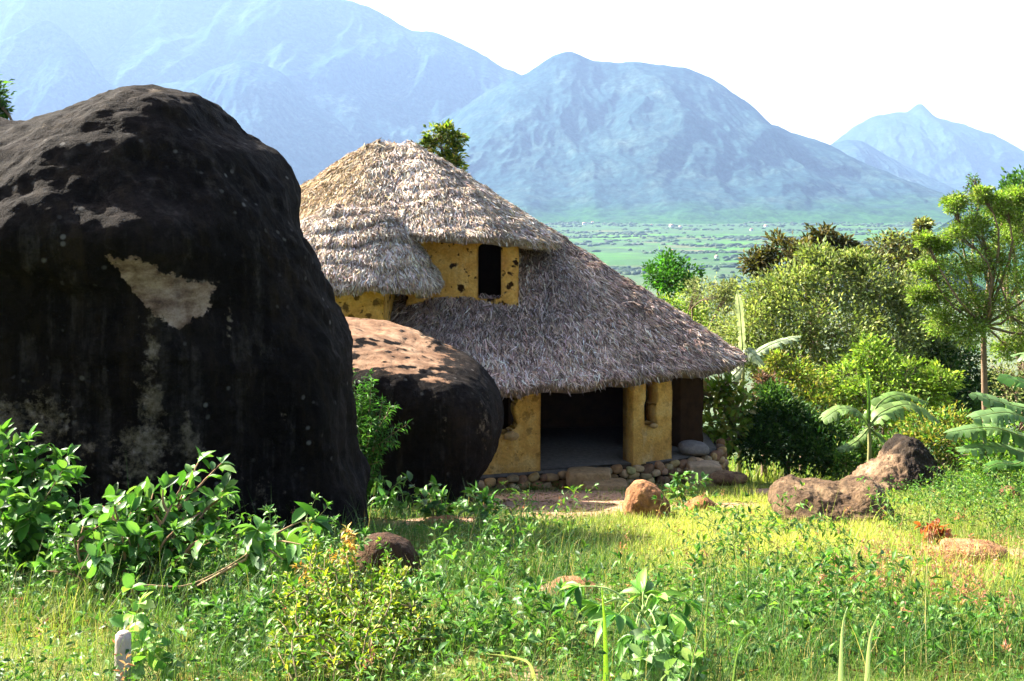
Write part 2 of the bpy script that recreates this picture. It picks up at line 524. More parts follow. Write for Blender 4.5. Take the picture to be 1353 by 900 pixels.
# mountains: crest profiles with real distance and depth
def mountain(name, crest, d, run, seed, base=-178, amp=0.11, back=1800, n=420, nv=150):
    cr = catmull(np.array(crest, float), n, False)
    x = (cr[:, 0] - CX) / F * d; z = -(cr[:, 1] - HY) / F * d
    v = np.linspace(0, 1, nv)
    XX = np.repeat(x[:, None], nv, 1); hgt = np.maximum(z[:, None] - base, 30)
    # v<0.72 the front slope down to the valley, the rest the far side
    fr = np.clip(1 - v / 0.78, 0, 1)[None, :] * np.ones((n, 1)); bk = np.clip((v - 0.78) / 0.22, 0, 1)[None, :]
    run = run * (1 + 0.16 * fbm(np.stack([x / 600, x * 0 + seed, x * 0], -1), 4)[:, None])
    YY = d - fr * run + bk * back
    prof = (0.35 * (1 - fr) ** 3.0 + 0.65 * (1 - fr) ** 1.5) * (1 - bk) ** 1.2
    P = np.stack([XX / 800 + 0.35 * fbm(np.stack([XX / 1500, YY / 1500, XX * 0 + seed], -1), 2), YY / 1700, XX * 0 + seed], -1)
    spur = fbm(P, 6, True) - 0.15
    env = np.clip(np.sin(np.clip(prof, 0, 1) * math.pi), 0, 1) ** 0.8
    hgt = hgt + 22 * fbm(np.stack([x / 220, x * 0 + seed, x * 0], -1), 4)[:, None]
    ZZ = base + hgt * (prof + amp * spur * env) + 18 * fbm(np.stack([XX / 160, YY / 160, XX * 0 + seed], -1), 3) * (prof > 0.02)
    YY = YY - 300 * spur * env
    mb = MB(); mb.add(np.stack([XX, YY, ZZ], -1).reshape(-1, 3), grid_tris(n, nv))
    tag(mb.build(name, M_HILL, smooth=True), kind='structure')


mountain('mountain_range', [(-700, 60), (-420, -60), (-100, -50), (150, -70), (330, -40), (430, -8), (482, 6), (540, 36), (575, 43), (620, 62), (660, 86), (690, 100), (730, 130), (800, 180), (900, 250)], 8200, 3000, 2.0)
mountain('mountain_ridge', [(-500, 120), (-260, 40), (-60, 60), (20, 45), (62, 26), (105, 60), (150, 112), (230, 110), (290, 88), (335, 82), (376, 98), (402, 128), (440, 150), (520, 200), (640, 250), (700, 275)], 6700, 1700, 5.0)
mountain('mountain_peak', [(520, 190), (600, 150), (650, 116), (690, 97), (722, 80), (755, 67), (788, 81), (832, 82), (880, 86), (930, 98), (970, 122), (1000, 146), (1012, 160), (1050, 176), (1100, 194), (1140, 216), (1200, 246), (1262, 270), (1310, 287)], 6900, 2300, 9.0)
mountain('mountain_spur', [(1030, 215), (1085, 197), (1128, 184), (1172, 206), (1230, 236), (1300, 272), (1380, 290)], 9300, 1500, 13.0, amp=0.1)
mountain('far_mountain', [(1000, 230), (1080, 200), (1110, 181), (1150, 155), (1195, 147), (1216, 138), (1240, 155), (1290, 170), (1340, 192), (1400, 226), (1520, 240), (1650, 215), (1750, 260)], 12200, 2500, 17.0, amp=0.1)
mountain('wooded_hill', [(1180, 330), (1260, 285), (1300, 262), (1350, 236), (1430, 215), (1560, 225), (1700, 300)], 1900, 700, 21.0, amp=0.08, back=600)

# trees of the valley floor, thousands too small to count
mb = MB()
n = 36000
d = 1500 * (3.6 ** rng.uniform(0, 1, n)); x = rng.uniform(-0.15, 0.62, n) * d
bump_d = np.exp(-((d - 5100) / 500) ** 2)
keep = fbm(np.stack([x, d * 2.2, d * 0], -1) * 0.0021, 4) + 0.12 * rng.normal(size=n) + 0.22 * bump_d > 0.19
x, d = x[keep], d[keep]; n = len(x)
s = rng.uniform(2.0, 5.0, n)
p = np.stack([x, d, H(x, d) + s * 0.4], -1)
e = np.eye(3)
tv_ = ICO2[0] * (1 + 0.45 * fbm(ICO2[0] * 1.7, 3))[:, None]
mb.inst(tv_, ICO2[1], p, np.stack([np.cos(p[:, 0]), np.sin(p[:, 0]), 0 * s], -1), np.stack([-np.sin(p[:, 0]), np.cos(p[:, 0]), 0 * s], -1), np.tile(e[2], (n, 1)), np.stack([s * rng.uniform(0.8, 2.6, n), s * rng.uniform(0.8, 3, n), s * 0.8], -1), rand_col(n, [(0.03, 0.07, 0.03), (0.05, 0.10, 0.035), (0.04, 0.075, 0.05)]))
tag(mb.build('valley_trees', M_FAR), kind='stuff')

# farmhouses at the foot of the mountains
M_WHITE = vcol_mat('limewash', 0.9, 0.4, 0.1, 0.0)
farm = None
for i, (px, py, s) in enumerate([(772, 297, 1.0), (783, 295, 0.8), (861, 299, 0.9), (887, 300, 1.1), (899, 301, 0.8), (888, 333, 0.7), (993, 305, 1.0), (947, 341, 0.7), (1012, 300, 0.9)]):
    d = np.linspace(900, 5600, 4000); xx = (px - CX) / F * d; zz = -(py - HY) / F * d
    j = np.argmax(zz < H(xx, d)); q = (xx[j], d[j], float(H(xx[j], d[j])))
    if farm is None:
        farm = empty('farmhouse', q, 'tiny pale farmhouse among the green fields at the mountain foot', 'house', 'farmhouses in the valley')
        w, l, h = 14, 9, 6
        b = MB()
        bx = [(-w/2, -l/2, -2), (w/2, -l/2, -2), (w/2, l/2, -2), (-w/2, l/2, -2), (-w/2, -l/2, h), (w/2, -l/2, h), (w/2, l/2, h), (-w/2, l/2, h)]
        bt = [(0, 1, 5), (0, 5, 4), (1, 2, 6), (1, 6, 5), (2, 3, 7), (2, 7, 6), (3, 0, 4), (3, 4, 7)]
        b.add(np.array(bx) + q, bt, (0.75, 0.72, 0.68)); b.build('wall', M_WHITE, farm)
        b = MB()
        rv = [(-w/2-1, -l/2-1, h-.3), (w/2+1, -l/2-1, h-.3), (w/2+1, l/2+1, h-.3), (-w/2-1, l/2+1, h-.3), (-w/2-1, 0, h+3.5), (w/2+1, 0, h+3.5)]
        b.add(np.array(rv) + q, [(0, 1, 5), (0, 5, 4), (2, 3, 4), (2, 4, 5), (1, 2, 5), (3, 0, 4), (0, 3, 2), (0, 2, 1)], (0.45, 0.25, 0.18)); b.build('roof', M_WHITE, farm)
        first = farm
    else:
        c0 = first.copy(); COL.objects.link(c0); c0.location = q; c0.scale = (s, s, s); c0.rotation_euler.z = i * 0.7
        for ch in first.children:
            c1 = ch.copy(); COL.objects.link(c1); c1.parent = c0

# the air
hz = bpy.data.meshes.new('haze')
x0, x1, y0, y1, z0, z1 = -13500, 13500, -300, 14800, float(Z.min()) - 20, 1750
hz.from_pydata([(x0, y0, z0), (x1, y0, z0), (x1, y1, z0), (x0, y1, z0), (x0, y0, z1), (x1, y0, z1), (x1, y1, z1), (x0, y1, z1)], [],
               [(3, 2, 1, 0), (4, 5, 6, 7), (0, 1, 5, 4), (1, 2, 6, 5), (2, 3, 7, 6), (3, 0, 4, 7)])
M_HAZE, nt = new_mat('haze'); k = NT(nt)
pv = k.n('ShaderNodeVolumePrincipled')
pv.inputs['Color'].default_value = (0.36, 0.55, 0.93, 1)
pv.inputs['Density'].default_value = 0.54e-4
pv.inputs['Anisotropy'].default_value = 0.25
mo = k.n('ShaderNodeOutputMaterial'); k.l(pv.outputs[0], mo.inputs['Volume'])
hz.materials.append(M_HAZE)
ho = bpy.data.objects.new('haze', hz); COL.objects.link(ho); tag(ho, kind='stuff')


# added translucent sheet far beyond the mountains, passing sunlight to whiten the sky
M_SKY_VEIL, nt = new_mat('white_sky_veil'); k = NT(nt)
ct = k.n('ShaderNodeBsdfTranslucent')
k.l(k.ramp(k.noise(0.00012, 5, 0.55, k.geo().outputs['Position']), [(0.3, (0.26, 0.27, 0.29)), (0.6, (0.36, 0.36, 0.37))]), ct.inputs[0])
k.l(ct.outputs[0], k.n('ShaderNodeOutputMaterial').inputs[0])
yc = np.geomspace(15200, 260000, 60); xc = np.linspace(-1, 1, 41)
XC = xc[None] * (20000 + 0.9 * yc[:, None]); YC = np.repeat(yc[:, None], 41, 1)
ZC = 4200 + 180 * fbm(np.stack([XC, YC, XC * 0], -1) / 9000, 3)
mb = MB(); mb.add(np.stack([XC, YC, ZC], -1).reshape(-1, 3), grid_tris(60, 41))
tag(mb.build('added_sky_veil', M_SKY_VEIL, smooth=True), kind='structure')


# ------------------------------------------------------------------ boulders
def inflate(name, mat, outline, center, d, depth, label, cat, nb=260, nr=56, flat=0.75, amp=((0.5, 0.25), (1.6, 0.09), (5, 0.03)), shear=None, colf=None, seed=0.0, group=None, parent=None, rid=0.0):
    b = resample(np.array(outline, float), nb)
    bw = np.stack([(b[:, 0] - CX) / F * d, -(b[:, 1] - HY) / F * d], -1)
    cw = np.array([(center[0] - CX) / F * d, -(center[1] - HY) / F * d])
    ph = np.linspace(-math.pi / 2, math.pi / 2, 2 * nr + 1)
    s = np.abs(np.cos(ph)) ** flat; h = np.sign(ph) * np.abs(np.sin(ph)) ** flat * depth
    P = cw[None, None] + (bw[:, None] - cw) * s[None, :, None]
    V = np.stack([P[..., 0], d + np.repeat(h[None], nb, 0), P[..., 1]], -1)
    if shear is not None: V[..., 1] += shear(V[..., 0], V[..., 2])
    V = V.reshape(-1, 3); T = grid_tris(nb, 2 * nr + 1, True)
    N = vnormals(V, T)
    if np.dot(N[nr * 0 + 2], [0, -1, 0]) < 0 and N[:, 1][V[:, 1] < d].mean() > 0:
        T = T[:, ::-1]; N = -N
    for f, a in amp:
        V = V + N * (a * fbm(V * f + seed, 4) + rid * a * (fbm(V * f * 0.8 + seed + 5, 3, True) - 0.55))[:, None]
    col = np.ones((len(V), 3))
    if colf is not None:
        N = vnormals(V, T); col = colf(V, N)
    mb = MB(); mb.add(V, T, col)
    o = mb.build(name, mat, parent, smooth=True)
    if label: tag(o, label, cat, group)
    return o


BIG = [(-330, 520), (-300, 350), (-230, 240), (-150, 185), (-70, 160), (0, 152), (55, 153), (110, 139), (150, 124), (185, 116), (218, 117), (258, 123), (280, 142), (297, 168), (328, 194),
       (354, 223), (374, 254), (388, 288), (401, 322), (415, 354), (428, 391), (442, 420), (458, 455), (465, 500), (467, 545), (464, 580), (470, 612), (481, 645), (484, 672), (477, 705), (430, 745), (300, 775), (100, 790), (-120, 780), (-280, 700)]


def big_col(V, N):
    px = CX + F * V[:, 0] / V[:, 1]; py = HY - F * V[:, 2] / V[:, 1]
    front = V[:, 1] < 14.5
    c = np.zeros((len(V), 3))
    poly = [(143, 338), (185, 340), (222, 362), (282, 378), (276, 412), (240, 432), (222, 428), (186, 398), (168, 372)]
    P = np.array(poly, float)
    dist = np.full(len(V), 1e9)
    for a, b in zip(P, np.roll(P, -1, 0)):
        ab = b - a; t = np.clip(((px - a[0]) * ab[0] + (py - a[1]) * ab[1]) / (ab @ ab), 0, 1)
        dist = np.minimum(dist, np.hypot(px - a[0] - t * ab[0], py - a[1] - t * ab[1]))
    sd = np.where(in_poly(px, py, P), dist, -dist)
    c[:, 0] = np.clip(0.5 + sd / 22, 0, 1) * front
    for x, y, sx, sy, a in ((202, 462, 10, 22, 1), (195, 485, 7, 12, .9), (200, 535, 18, 44, .95), (248, 570, 9, 34, 1), (252, 590, 16, 24, .9), (190, 585, 42, 26, .95), (183, 615, 36, 30, .9), (60, 560, 44, 48, .72), (5, 560, 26, 40, .95), (303, 425, 4, 34, .8),
                            (120, 590, 40, 30, .45), (440, 700, 34, 24, .6), (377, 545, 5, 22, .45), (300, 630, 16, 40, .45), (345, 660, 40, 40, .35), (80, 640, 16, 20, .7), (205, 120, 14, 5, .7), (60, 168, 12, 4, .6), (265, 372, 30, 5, .65), (200, 425, 26, 26, .4)):
        c[:, 1] = np.maximum(c[:, 1], a * np.exp(-((px - x) / sx) ** 2 - ((py - y) / sy) ** 2) * front)
    c[:, 2] = 0.05 * sstep(0.75, 0.98, N[:, 2]) * (V[:, 2] > 0.2)
    return c


def big_shear(x, z):
    # brow above the scar, undercut below it, the flank turning away on the right
    return 0.35 * sstep(-1.2, 1.2, z) - 0.45 * np.exp(-((z + 0.55) / 0.45) ** 2) * (x < -2.2) + 0.5 * sstep(-2.6, -4.4, z) * 0 + 0.25 * np.exp(-((x + 2.9) / 0.5) ** 2)


inflate('boulder', M_BLACK, BIG, (60, 470), 14.6, 2.4, 'huge black boulder with a pale bare scar on its face beside the hut', 'boulder', 420, 90, 0.7,
        ((0.35, 0.14), (0.9, 0.13), (2.4, 0.06), (7, 0.02), (18, 0.007)), big_shear, big_col, 3.0, rid=0.55)

SECOND = [(380, 430), (440, 433), (480, 438), (530, 450), (580, 468), (615, 480), (640, 500), (657, 522), (664, 550), (656, 590), (640, 613), (632, 640), (622, 664), (590, 684), (500, 690), (420, 680), (370, 600), (355, 500)]


def second_col(V, N):
    c = np.zeros((len(V), 3))
    px = CX + F * V[:, 0] / V[:, 1]; py = HY - F * V[:, 2] / V[:, 1]
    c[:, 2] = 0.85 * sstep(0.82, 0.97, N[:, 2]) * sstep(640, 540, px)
    for x, y, sx, sy, a in ((640, 560, 14, 50, .42), (588, 560, 5, 30, .45), (575, 520, 7, 30, .3), (470, 640, 30, 20, .4)):
        c[:, 1] = np.maximum(c[:, 1], a * np.exp(-((px - x) / sx) ** 2 - ((py - y) / sy) ** 2))
    return c


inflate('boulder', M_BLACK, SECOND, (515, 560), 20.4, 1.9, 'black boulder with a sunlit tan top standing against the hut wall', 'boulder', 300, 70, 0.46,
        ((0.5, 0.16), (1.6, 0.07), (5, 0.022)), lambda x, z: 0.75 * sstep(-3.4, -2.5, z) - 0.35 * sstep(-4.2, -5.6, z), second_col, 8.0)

inflate('rock', M_BROWN, [(1022, 675), (1026, 654), (1050, 643), (1070, 647), (1096, 646), (1124, 648), (1150, 642), (1168, 649), (1178, 672), (1180, 700), (1150, 712), (1095, 710), (1050, 700)], (1100, 670), 15.6, 0.55,
        'long ridged brown rock lying in the sunlit yellow grass', 'rock', 200, 40, 0.7, ((1.6, 0.06), (4.5, 0.05), (12, 0.025)), lambda x, z: 0.45 * sstep(-4.6, -4.0, z) - 0.04 * np.sin(x * 7), None, 5.0, rid=0.35)
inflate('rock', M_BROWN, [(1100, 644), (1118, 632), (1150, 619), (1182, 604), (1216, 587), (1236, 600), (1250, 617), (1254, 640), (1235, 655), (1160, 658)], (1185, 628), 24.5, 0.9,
        'sloping rock with a sunlit left face and shaded right face before the bananas', 'rock', 180, 40, 0.8, ((1.0, 0.09), (3.2, 0.07), (9, 0.035)), lambda x, z: 0.6 * sstep(-6.4, -5.7, z) + 0.45 * (x - 8.2), lambda V, N: (1.6 - 1.4 * sstep(-0.15, 0.15, V[:, 0:1] - 8.3 + 0.25 * fbm(V * 2, 3)[:, None])) * np.array([[1.0, 1.05, 1.15]]), 11.0, rid=1.1)  # colour lightened left and darkened right to carry sun and shade
g = ground(852, 682)
inflate('stone', M_BROWN, [(824, 672), (828, 648), (846, 634), (870, 645), (883, 666), (876, 688), (838, 690)], (853, 664), g[1], 0.30,
        'round orange and cream stone in the shade before the hut', 'stone', 120, 30, 0.85, ((2.5, 0.06), (8, 0.03)), None,
        lambda V, N: np.array([2.3, 1.7, 1.35]) * (1 + 0.5 * fbm(V * 4, 3))[:, None], 2.0)
for out, ce, dd, lab, cm in (
        ([(905, 672), (915, 660), (930, 656), (944, 664), (950, 672), (930, 678)], (928, 668), None, 'low tan stone in the grass between the round stone and the hut corner', (2.2, 1.6, 1.05)),
        ([(938, 632), (945, 625), (968, 624), (985, 627), (984, 636), (955, 640)], (962, 632), 25.2, 'flat grey slab lying by the corner of the stone plinth', (1.1, 1.0, 0.95)),
        ([(1246, 726), (1252, 716), (1290, 715), (1325, 722), (1330, 734), (1290, 744), (1250, 740)], (1288, 729), None, 'flat pale slab set in the sunny grass behind the red plant', (2.4, 1.9, 1.6)),
        ([(1320, 655), (1326, 645), (1338, 642), (1347, 652), (1346, 662), (1328, 665)], (1334, 654), None, 'small brown stone among the weeds below the large banana plant', (1.3, 0.9, 0.9)),
        ([(724, 782), (735, 768), (770, 767), (790, 776), (780, 788), (740, 790)], (757, 778), None, 'flat pinkish stone in the grass behind the lobed plant', (2.1, 1.5, 1.3)),
        ([(560, 690), (575, 684), (600, 685), (612, 694), (590, 700), (566, 698)], (586, 692), None, 'flat tan stone in the grass below the tan topped boulder', (2.0, 1.5, 1.1)),
        ([(470, 760), (472, 728), (490, 708), (520, 708), (545, 725), (555, 760), (520, 780)], (512, 745), None, 'dark brown earthy stone with dry grass at the foot of the huge boulder', (0.55, 0.42, 0.36))):
    d = dd or ground(ce[0], max(p[1] for p in out) - 3)[1]
    w = (max(p[0] for p in out) - min(p[0] for p in out)) / F * d
    inflate('stone', M_BROWN, out, ce, d, w * 0.42, lab, 'stone', 90, 24, 0.85, ((1.2 / w, 0.05 * w), (3.5 / w, 0.04 * w)), None, lambda V, N, cm=cm: np.array(cm) * (1 + 0.4 * fbm(V * 3, 3))[:, None], d)

# ------------------------------------------------------------------ the thatched mud hut
hut = empty('mud_hut', (0.5, 28.0, -7.2), 'round two storey mud hut with thatched roofs on a stone plinth', 'hut')

GREY = [(0.29, 0.20, 0.15), (0.39, 0.28, 0.215), (0.17, 0.12, 0.105), (0.42, 0.33, 0.29), (0.29, 0.20, 0.15), (0.09, 0.055, 0.042), (0.50, 0.40, 0.35)]
GREY = [tuple(1.18 * v_ for v_ in c_) for c_ in GREY]
PALE = [(0.52, 0.43, 0.37), (0.42, 0.33, 0.27), (0.62, 0.54, 0.48), (0.34, 0.25, 0.18), (0.48, 0.36, 0.22), (0.70, 0.62, 0.56), (0.16, 0.10, 0.06)]


ROOF = {}


def thatch(name, eave, ra, rb, pw, thick, pal, nst, L=(0.13, 0.32), wid=(0.013, 0.027), sag=0.10, bands=0, seed=0.0, gold=None, droop=0.0, hollow=None, bamp=0.0):
    reseed(name)
    N, M = 220, 60
    e = resample(np.array(eave, float), N)
    ra, rb = np.array(ra, float), np.array(rb, float)
    ab = (rb - ra)[:2]
    tt = np.clip(((e[:, :2] - ra[:2]) @ ab) / (ab @ ab + 1e-9), 0, 1)
    r = ra + tt[:, None] * (rb - ra)

    def S(i, t):
        """surface for fractional eave index i and t 0..1 from ridge to eave"""
        i0 = np.floor(i).astype(int) % N; i1 = (i0 + 1) % N; f = (i - np.floor(i))[..., None]
        E = e[i0] * (1 - f) + e[i1] * f; Rr = r[i0] * (1 - f) + r[i1] * f
        p = Rr + (E - Rr) * t[..., None]
        p[..., 2] = Rr[..., 2] + (E[..., 2] - Rr[..., 2]) * t ** pw - droop * sstep(0.9, 1.0, t)
        q = p + seed
        p[..., 2] += sag * fbm(q * 0.9, 3) + 0.05 * fbm(q * 3.1, 2)
        if bands:
            b = t * bands + 0.8 * fbm(q * 0.7, 2)
            p[..., 2] += bamp * (0.25 - (1 - b % 1.0) ** 1.6 * sstep(0.02, 0.12, t))
        return p

    ii, ti = np.meshgrid(np.arange(N), np.linspace(0, 1, M), indexing='ij')
    top = S(ii.astype(float), ti)
    ROOF[name] = top[::2, ::2].reshape(-1, 3).copy()
    low = top.copy(); low[..., 2] -= thick * (0.35 + 0.65 * ti); 
    inn = top + (r[:, None] - top) * 0.045
    inn[..., 2] = low[..., 2]
    V = np.concatenate([top, inn[:, ::-1]], 1)
    mb = MB()
    T = grid_tris(N, 2 * M, True)
    if hollow:
        cen = V.reshape(-1, 3)[T].mean(1); T = T[~((cen[:, 0] > hollow[0]) & (cen[:, 0] < hollow[1]) & (cen[:, 1] > hollow[2]) & (cen[:, 1] < hollow[3]))]
    base = np.array(pal).mean(0) * 0.6
    mb.add(V.reshape(-1, 3), T, base)
    # straw
    a = e[:, :2] - r[:, :2]
    wgt = np.linalg.norm(np.roll(e, -1, 0) - e, axis=1) + 0.02
    cdf = np.cumsum(wgt); cdf /= cdf[-1]
    i = np.interp(rng.uniform(0, 1, nst), np.r_[0, cdf], np.arange(N + 1))
    t = np.clip(rng.uniform(0.0, 1, nst) ** 0.55, 0.01, 1.0)
    p = S(i, t); h = 0.01
    dn = unit(S(i, np.minimum(t + h, 1.0)) - S(i, np.minimum(t + h, 1.0) - 2 * h))
    sd = unit(S(i + 0.2, t) - S(i - 0.2, t) + 1e-6)
    nm = unit(np.cross(dn, sd)); nm *= np.sign(nm[:, 2:3] + 1e-9)
    ang = rng.normal(size=nst) * 0.46
    dirs = dn * np.cos(ang)[:, None] + sd * np.sin(ang)[:, None] + nm * rng.normal(size=(nst, 1)) * 0.13 + nm * 0.10
    ln = rng.uniform(*L, nst); wd = rng.uniform(*wid, nst)
    p = p - dirs * ln[:, None] * 0.5 + nm * rng.uniform(0.0, 0.05, (nst, 1))
    x, y, z = frames(dirs, nm, rng.normal(size=nst) * 0.5)
    if hollow:
        ok = ~((p[:, 0] > hollow[0] - .1) & (p[:, 0] < hollow[1] + .1) & (p[:, 1] > hollow[2] + .1) & (p[:, 1] < hollow[3]))
        p, x, y, z, ln, wd, t = (a_[ok] for a_ in (p, x, y, z, ln, wd, t)); nst = len(p)
    col = rand_col(nst, pal, 0.30)
    q = fbm(p * 0.6 + seed, 4)[:, None]
    col = col * (1 + 0.75 * q)
    # darker weathered streaks running down the slope
    ang0 = np.arctan2(p[:, 1] - r[:, 1].mean(), p[:, 0] - r[:, 0].mean())
    col = col * (1 + 0.35 * fbm(np.stack([ang0 * 6, t * 1.2, t * 0 + seed], -1), 3))[:, None]
    if gold is not None:
        g = gold(p)[:, None]; col = col * (1 - g) + g * rand_col(nst, [(0.42, 0.27, 0.09), (0.32, 0.20, 0.06), (0.52, 0.36, 0.14)])
    mb.inst(*STRAW, p, x, y, z, np.stack([ln, wd, ln], -1), np.clip(col, 0.01, 0.8))
    # fringe hanging from the eave
    nf = 7000
    i = np.interp(rng.uniform(0, 1, nf), np.r_[0, cdf], np.arange(N + 1)); t = np.ones(nf) * rng.uniform(0.95, 1.0, nf)
    p = S(i, t); dn = unit(S(i, t) - S(i, t - 0.03)); sd = unit(S(i + 0.2, t) - S(i - 0.2, t) + 1e-6)
    f = rng.uniform(0, 1, nf)
    p[:, 2] -= f * thick * 0.95
    dirs = unit(dn * rng.uniform(0.3, 1.2, (nf, 1)) + np.array([0, 0, -1]) * rng.uniform(0.1, 1.0, (nf, 1)) + sd * rng.normal(size=(nf, 1)) * 0.4)
    ln = rng.uniform(0.08, 0.19, nf)
    p = p - dirs * ln[:, None] * 0.55
    x, y, z = frames(dirs, np.tile([0, -0.6, 0.8], (nf, 1)), rng.normal(size=nf) * 0.6)
    mb.inst(*STRAW, p, x, y, z, np.stack([ln, rng.uniform(*wid, nf), ln], -1), np.clip(rand_col(nf, pal, 0.25) * 0.85, 0.01, 0.8))
    return mb.build(name, M_STRAW, hut)


z0 = -4.35
LOW_E = [(-0.18, 24.0, z0), (0.70, 24.3, z0), (2.04, 24.87, z0), (2.95, 25.4, z0), (3.87, 26.05, z0), (4.86, 26.8, z0), (5.55, 27.6, z0), (5.75, 28.6, z0), (5.2, 30.4, z0), (3.2, 32.0, z0),
         (0, 32.6, z0), (-3, 32.2, z0), (-5.2, 30.4, z0), (-5.6, 27.5, z0), (-4.6, 25.2, z0), (-2.4, 23.95, z0), (-1.2, 23.85, z0)]
thatch('lower_roof', LOW_E, (-1.2, 29.0, -1.05), (0.75, 29.2, -1.12), 1.0, 0.22, GREY, 130000, seed=1.0, bands=11.0, bamp=0.03, hollow=(-2.4, 0.05, 26.5, 29.2))
UP_E = [(-2.22, 25.5, -1.18), (-0.62, 25.5, -1.24), (0.35, 26.1, -1.34), (0.96, 27.0, -1.45), (1.15, 28.5, -1.45), (0.4, 30.5, -1.45), (-2, 31.5, -1.45), (-5, 31.3, -1.45), (-7.0, 29.5, -1.45), (-6.6, 27.3, -1.35), (-4.5, 25.9, -1.2)]
thatch('upper_roof', UP_E, (-3.35, 28.5, 0.98), (-2.55, 28.5, 0.93), 1.12, 0.16, PALE, 100000, seed=4.0, bands=8.0, bamp=0.025,
       gold=lambda p: sstep(-2.6, -4.2, p[:, 0]) * 0.75 * rng.uniform(0.3, 1, len(p)))
DOR_E = [(-5.6, 24.9, -2.15), (-4.6, 24.2, -2.15), (-3.5, 23.9, -2.18), (-2.5, 24.05, -2.24), (-1.85, 24.6, -2.3), (-1.62, 25.4, -2.3), (-1.75, 26.4, -2.2), (-2.6, 27.6, -2.2), (-4.2, 28.0, -2.2), (-5.6, 27.4, -2.2), (-6.0, 26.0, -2.2)]
thatch('porch_roof', DOR_E, (-4.0, 26.0, -0.60), (-3.0, 26.0, -0.66), 1.55, 0.16, PALE, 52000, bands=5.0, seed=9.0, sag=0.08, bamp=0.09)


def wall(name, A, B, z0, z1, thick, holes=(), parent=hut, pits=1.0, c=0.045, mat=M_MUD, amp=0.05, seed=0.0, under='lower_roof', gap=0.2):
    """a hand-built mud wall from plan point A to B, its face towards the viewer's side, with shaped holes"""
    A, B = np.array(A, float), np.array(B, float)
    Lh = np.linalg.norm(B - A); nu, nz = max(2, int(round(Lh / c))), max(2, int(round((z1 - z0) / c)))
    u = np.linspace(0, Lh, nu + 1); z = np.linspace(z0, z1, nz + 1)
    U_, Z_ = np.meshgrid(u, z, indexing='ij')
    cu, cz = (U_[:-1, :-1] + U_[1:, 1:]) / 2, (Z_[:-1, :-1] + Z_[1:, 1:]) / 2
    keep = np.ones(cu.shape, bool)
    for h in holes: keep &= ~h(cu, cz)
    pad = np.zeros((nu + 2, nz + 2), bool); pad[1:-1, 1:-1] = keep
    # smooth the outline of the holes
    vid = np.arange((nu + 1) * (nz + 1)).reshape(nu + 1, nz + 1)
    P2 = np.stack([U_, Z_], -1).reshape(-1, 2)
    edges = []
    for (du, dz) in ((1, 0), (0, 1)):
        if du:
            a = pad[:-1, 1:-1] != pad[1:, 1:-1]; I, J = np.nonzero(a)
            edges += [(vid[i, j], vid[i, j + 1], bool(pad[i, j + 1])) for i, j in zip(I, J)]
        else:
            a = pad[1:-1, :-1] != pad[1:-1, 1:]; I, J = np.nonzero(a)
            edges += [(vid[i + 1, j], vid[i, j], bool(pad[i + 1, j])) for i, j in zip(I, J)]
    ea = np.array([(p, q) for p, q, _ in edges])
    onb = (np.isclose(P2[:, 0], 0) | np.isclose(P2[:, 0], Lh) | np.isclose(P2[:, 1], z0) | np.isclose(P2[:, 1], z1))
    for _ in range(3):
        acc = np.zeros_like(P2); cnt = np.zeros(len(P2))
        for k_ in (0, 1):
            np.add.at(acc, ea[:, k_], P2[ea[:, 1 - k_]]); np.add.at(cnt, ea[:, k_], 1)
        mv = (cnt > 0) & ~onb
        P2[mv] = 0.5 * P2[mv] + 0.5 * acc[mv] / cnt[mv][:, None]
    dr = (B - A) / Lh; nn = np.array([dr[1], -dr[0]])       # towards the viewer
    front = np.stack([A[0] + dr[0] * P2[:, 0], A[1] + dr[1] * P2[:, 0], P2[:, 1]], -1)
    n3 = np.array([nn[0], nn[1], 0])
    w = fbm(front * 1.3 + seed, 4) * amp + fbm(front * 7 + seed, 3) * 0.02
    back = front - n3 * thick
    front = front + n3 * w[:, None]
    nV = len(front); T = []
    I, J = np.nonzero(keep)
    a, b, cc, dd = vid[I, J], vid[I + 1, J], vid[I + 1, J + 1], vid[I, J + 1]
    T.append(np.stack([a, b, cc], -1)); T.append(np.stack([a, cc, dd], -1))
    T.append(np.stack([a, cc, b], -1) + nV); T.append(np.stack([a, dd, cc], -1) + nV)
    e0 = ea
    T.append(np.stack([e0[:, 0], e0[:, 1], e0[:, 1] + nV], -1)); T.append(np.stack([e0[:, 0], e0[:, 1] + nV, e0[:, 0] + nV], -1))
    V = np.vstack([front, back]); R_ = ROOF[under]
    for i in range(0, len(V), 2000):       # the wall top follows the thatch above it
        q = V[i:i + 2000]; j = ((q[:, None, :2] - R_[None, :, :2]) ** 2).sum(-1).argmin(1)
        q[:, 2] = np.minimum(q[:, 2], R_[j, 2] - gap)
    mb = MB(); mb.add(V, np.vstack(T), pits if isinstance(pits, tuple) else (pits,) * 3)
    return mb.build(name, mat, parent)


def arch(u0, u1, z0, z1, lump=0.0, flat_=0.0):
    def f(u, z):
        r = (u1 - u0) / 2; m = (u0 + u1) / 2
        wob = lump * np.sin(z * 5.0)
        if flat_:
            return (u > u0) & (u < u1) & (z > z0) & (z < z1 - flat_ * ((u - m) / r) ** 4)
        inside = (u > u0 + wob) & (u < u1 + wob) & (z > z0) & (z < z1 - r)
        return inside | ((np.hypot(u - m - wob, z - (z1 - r)) < r) & (z > z0))
    return f


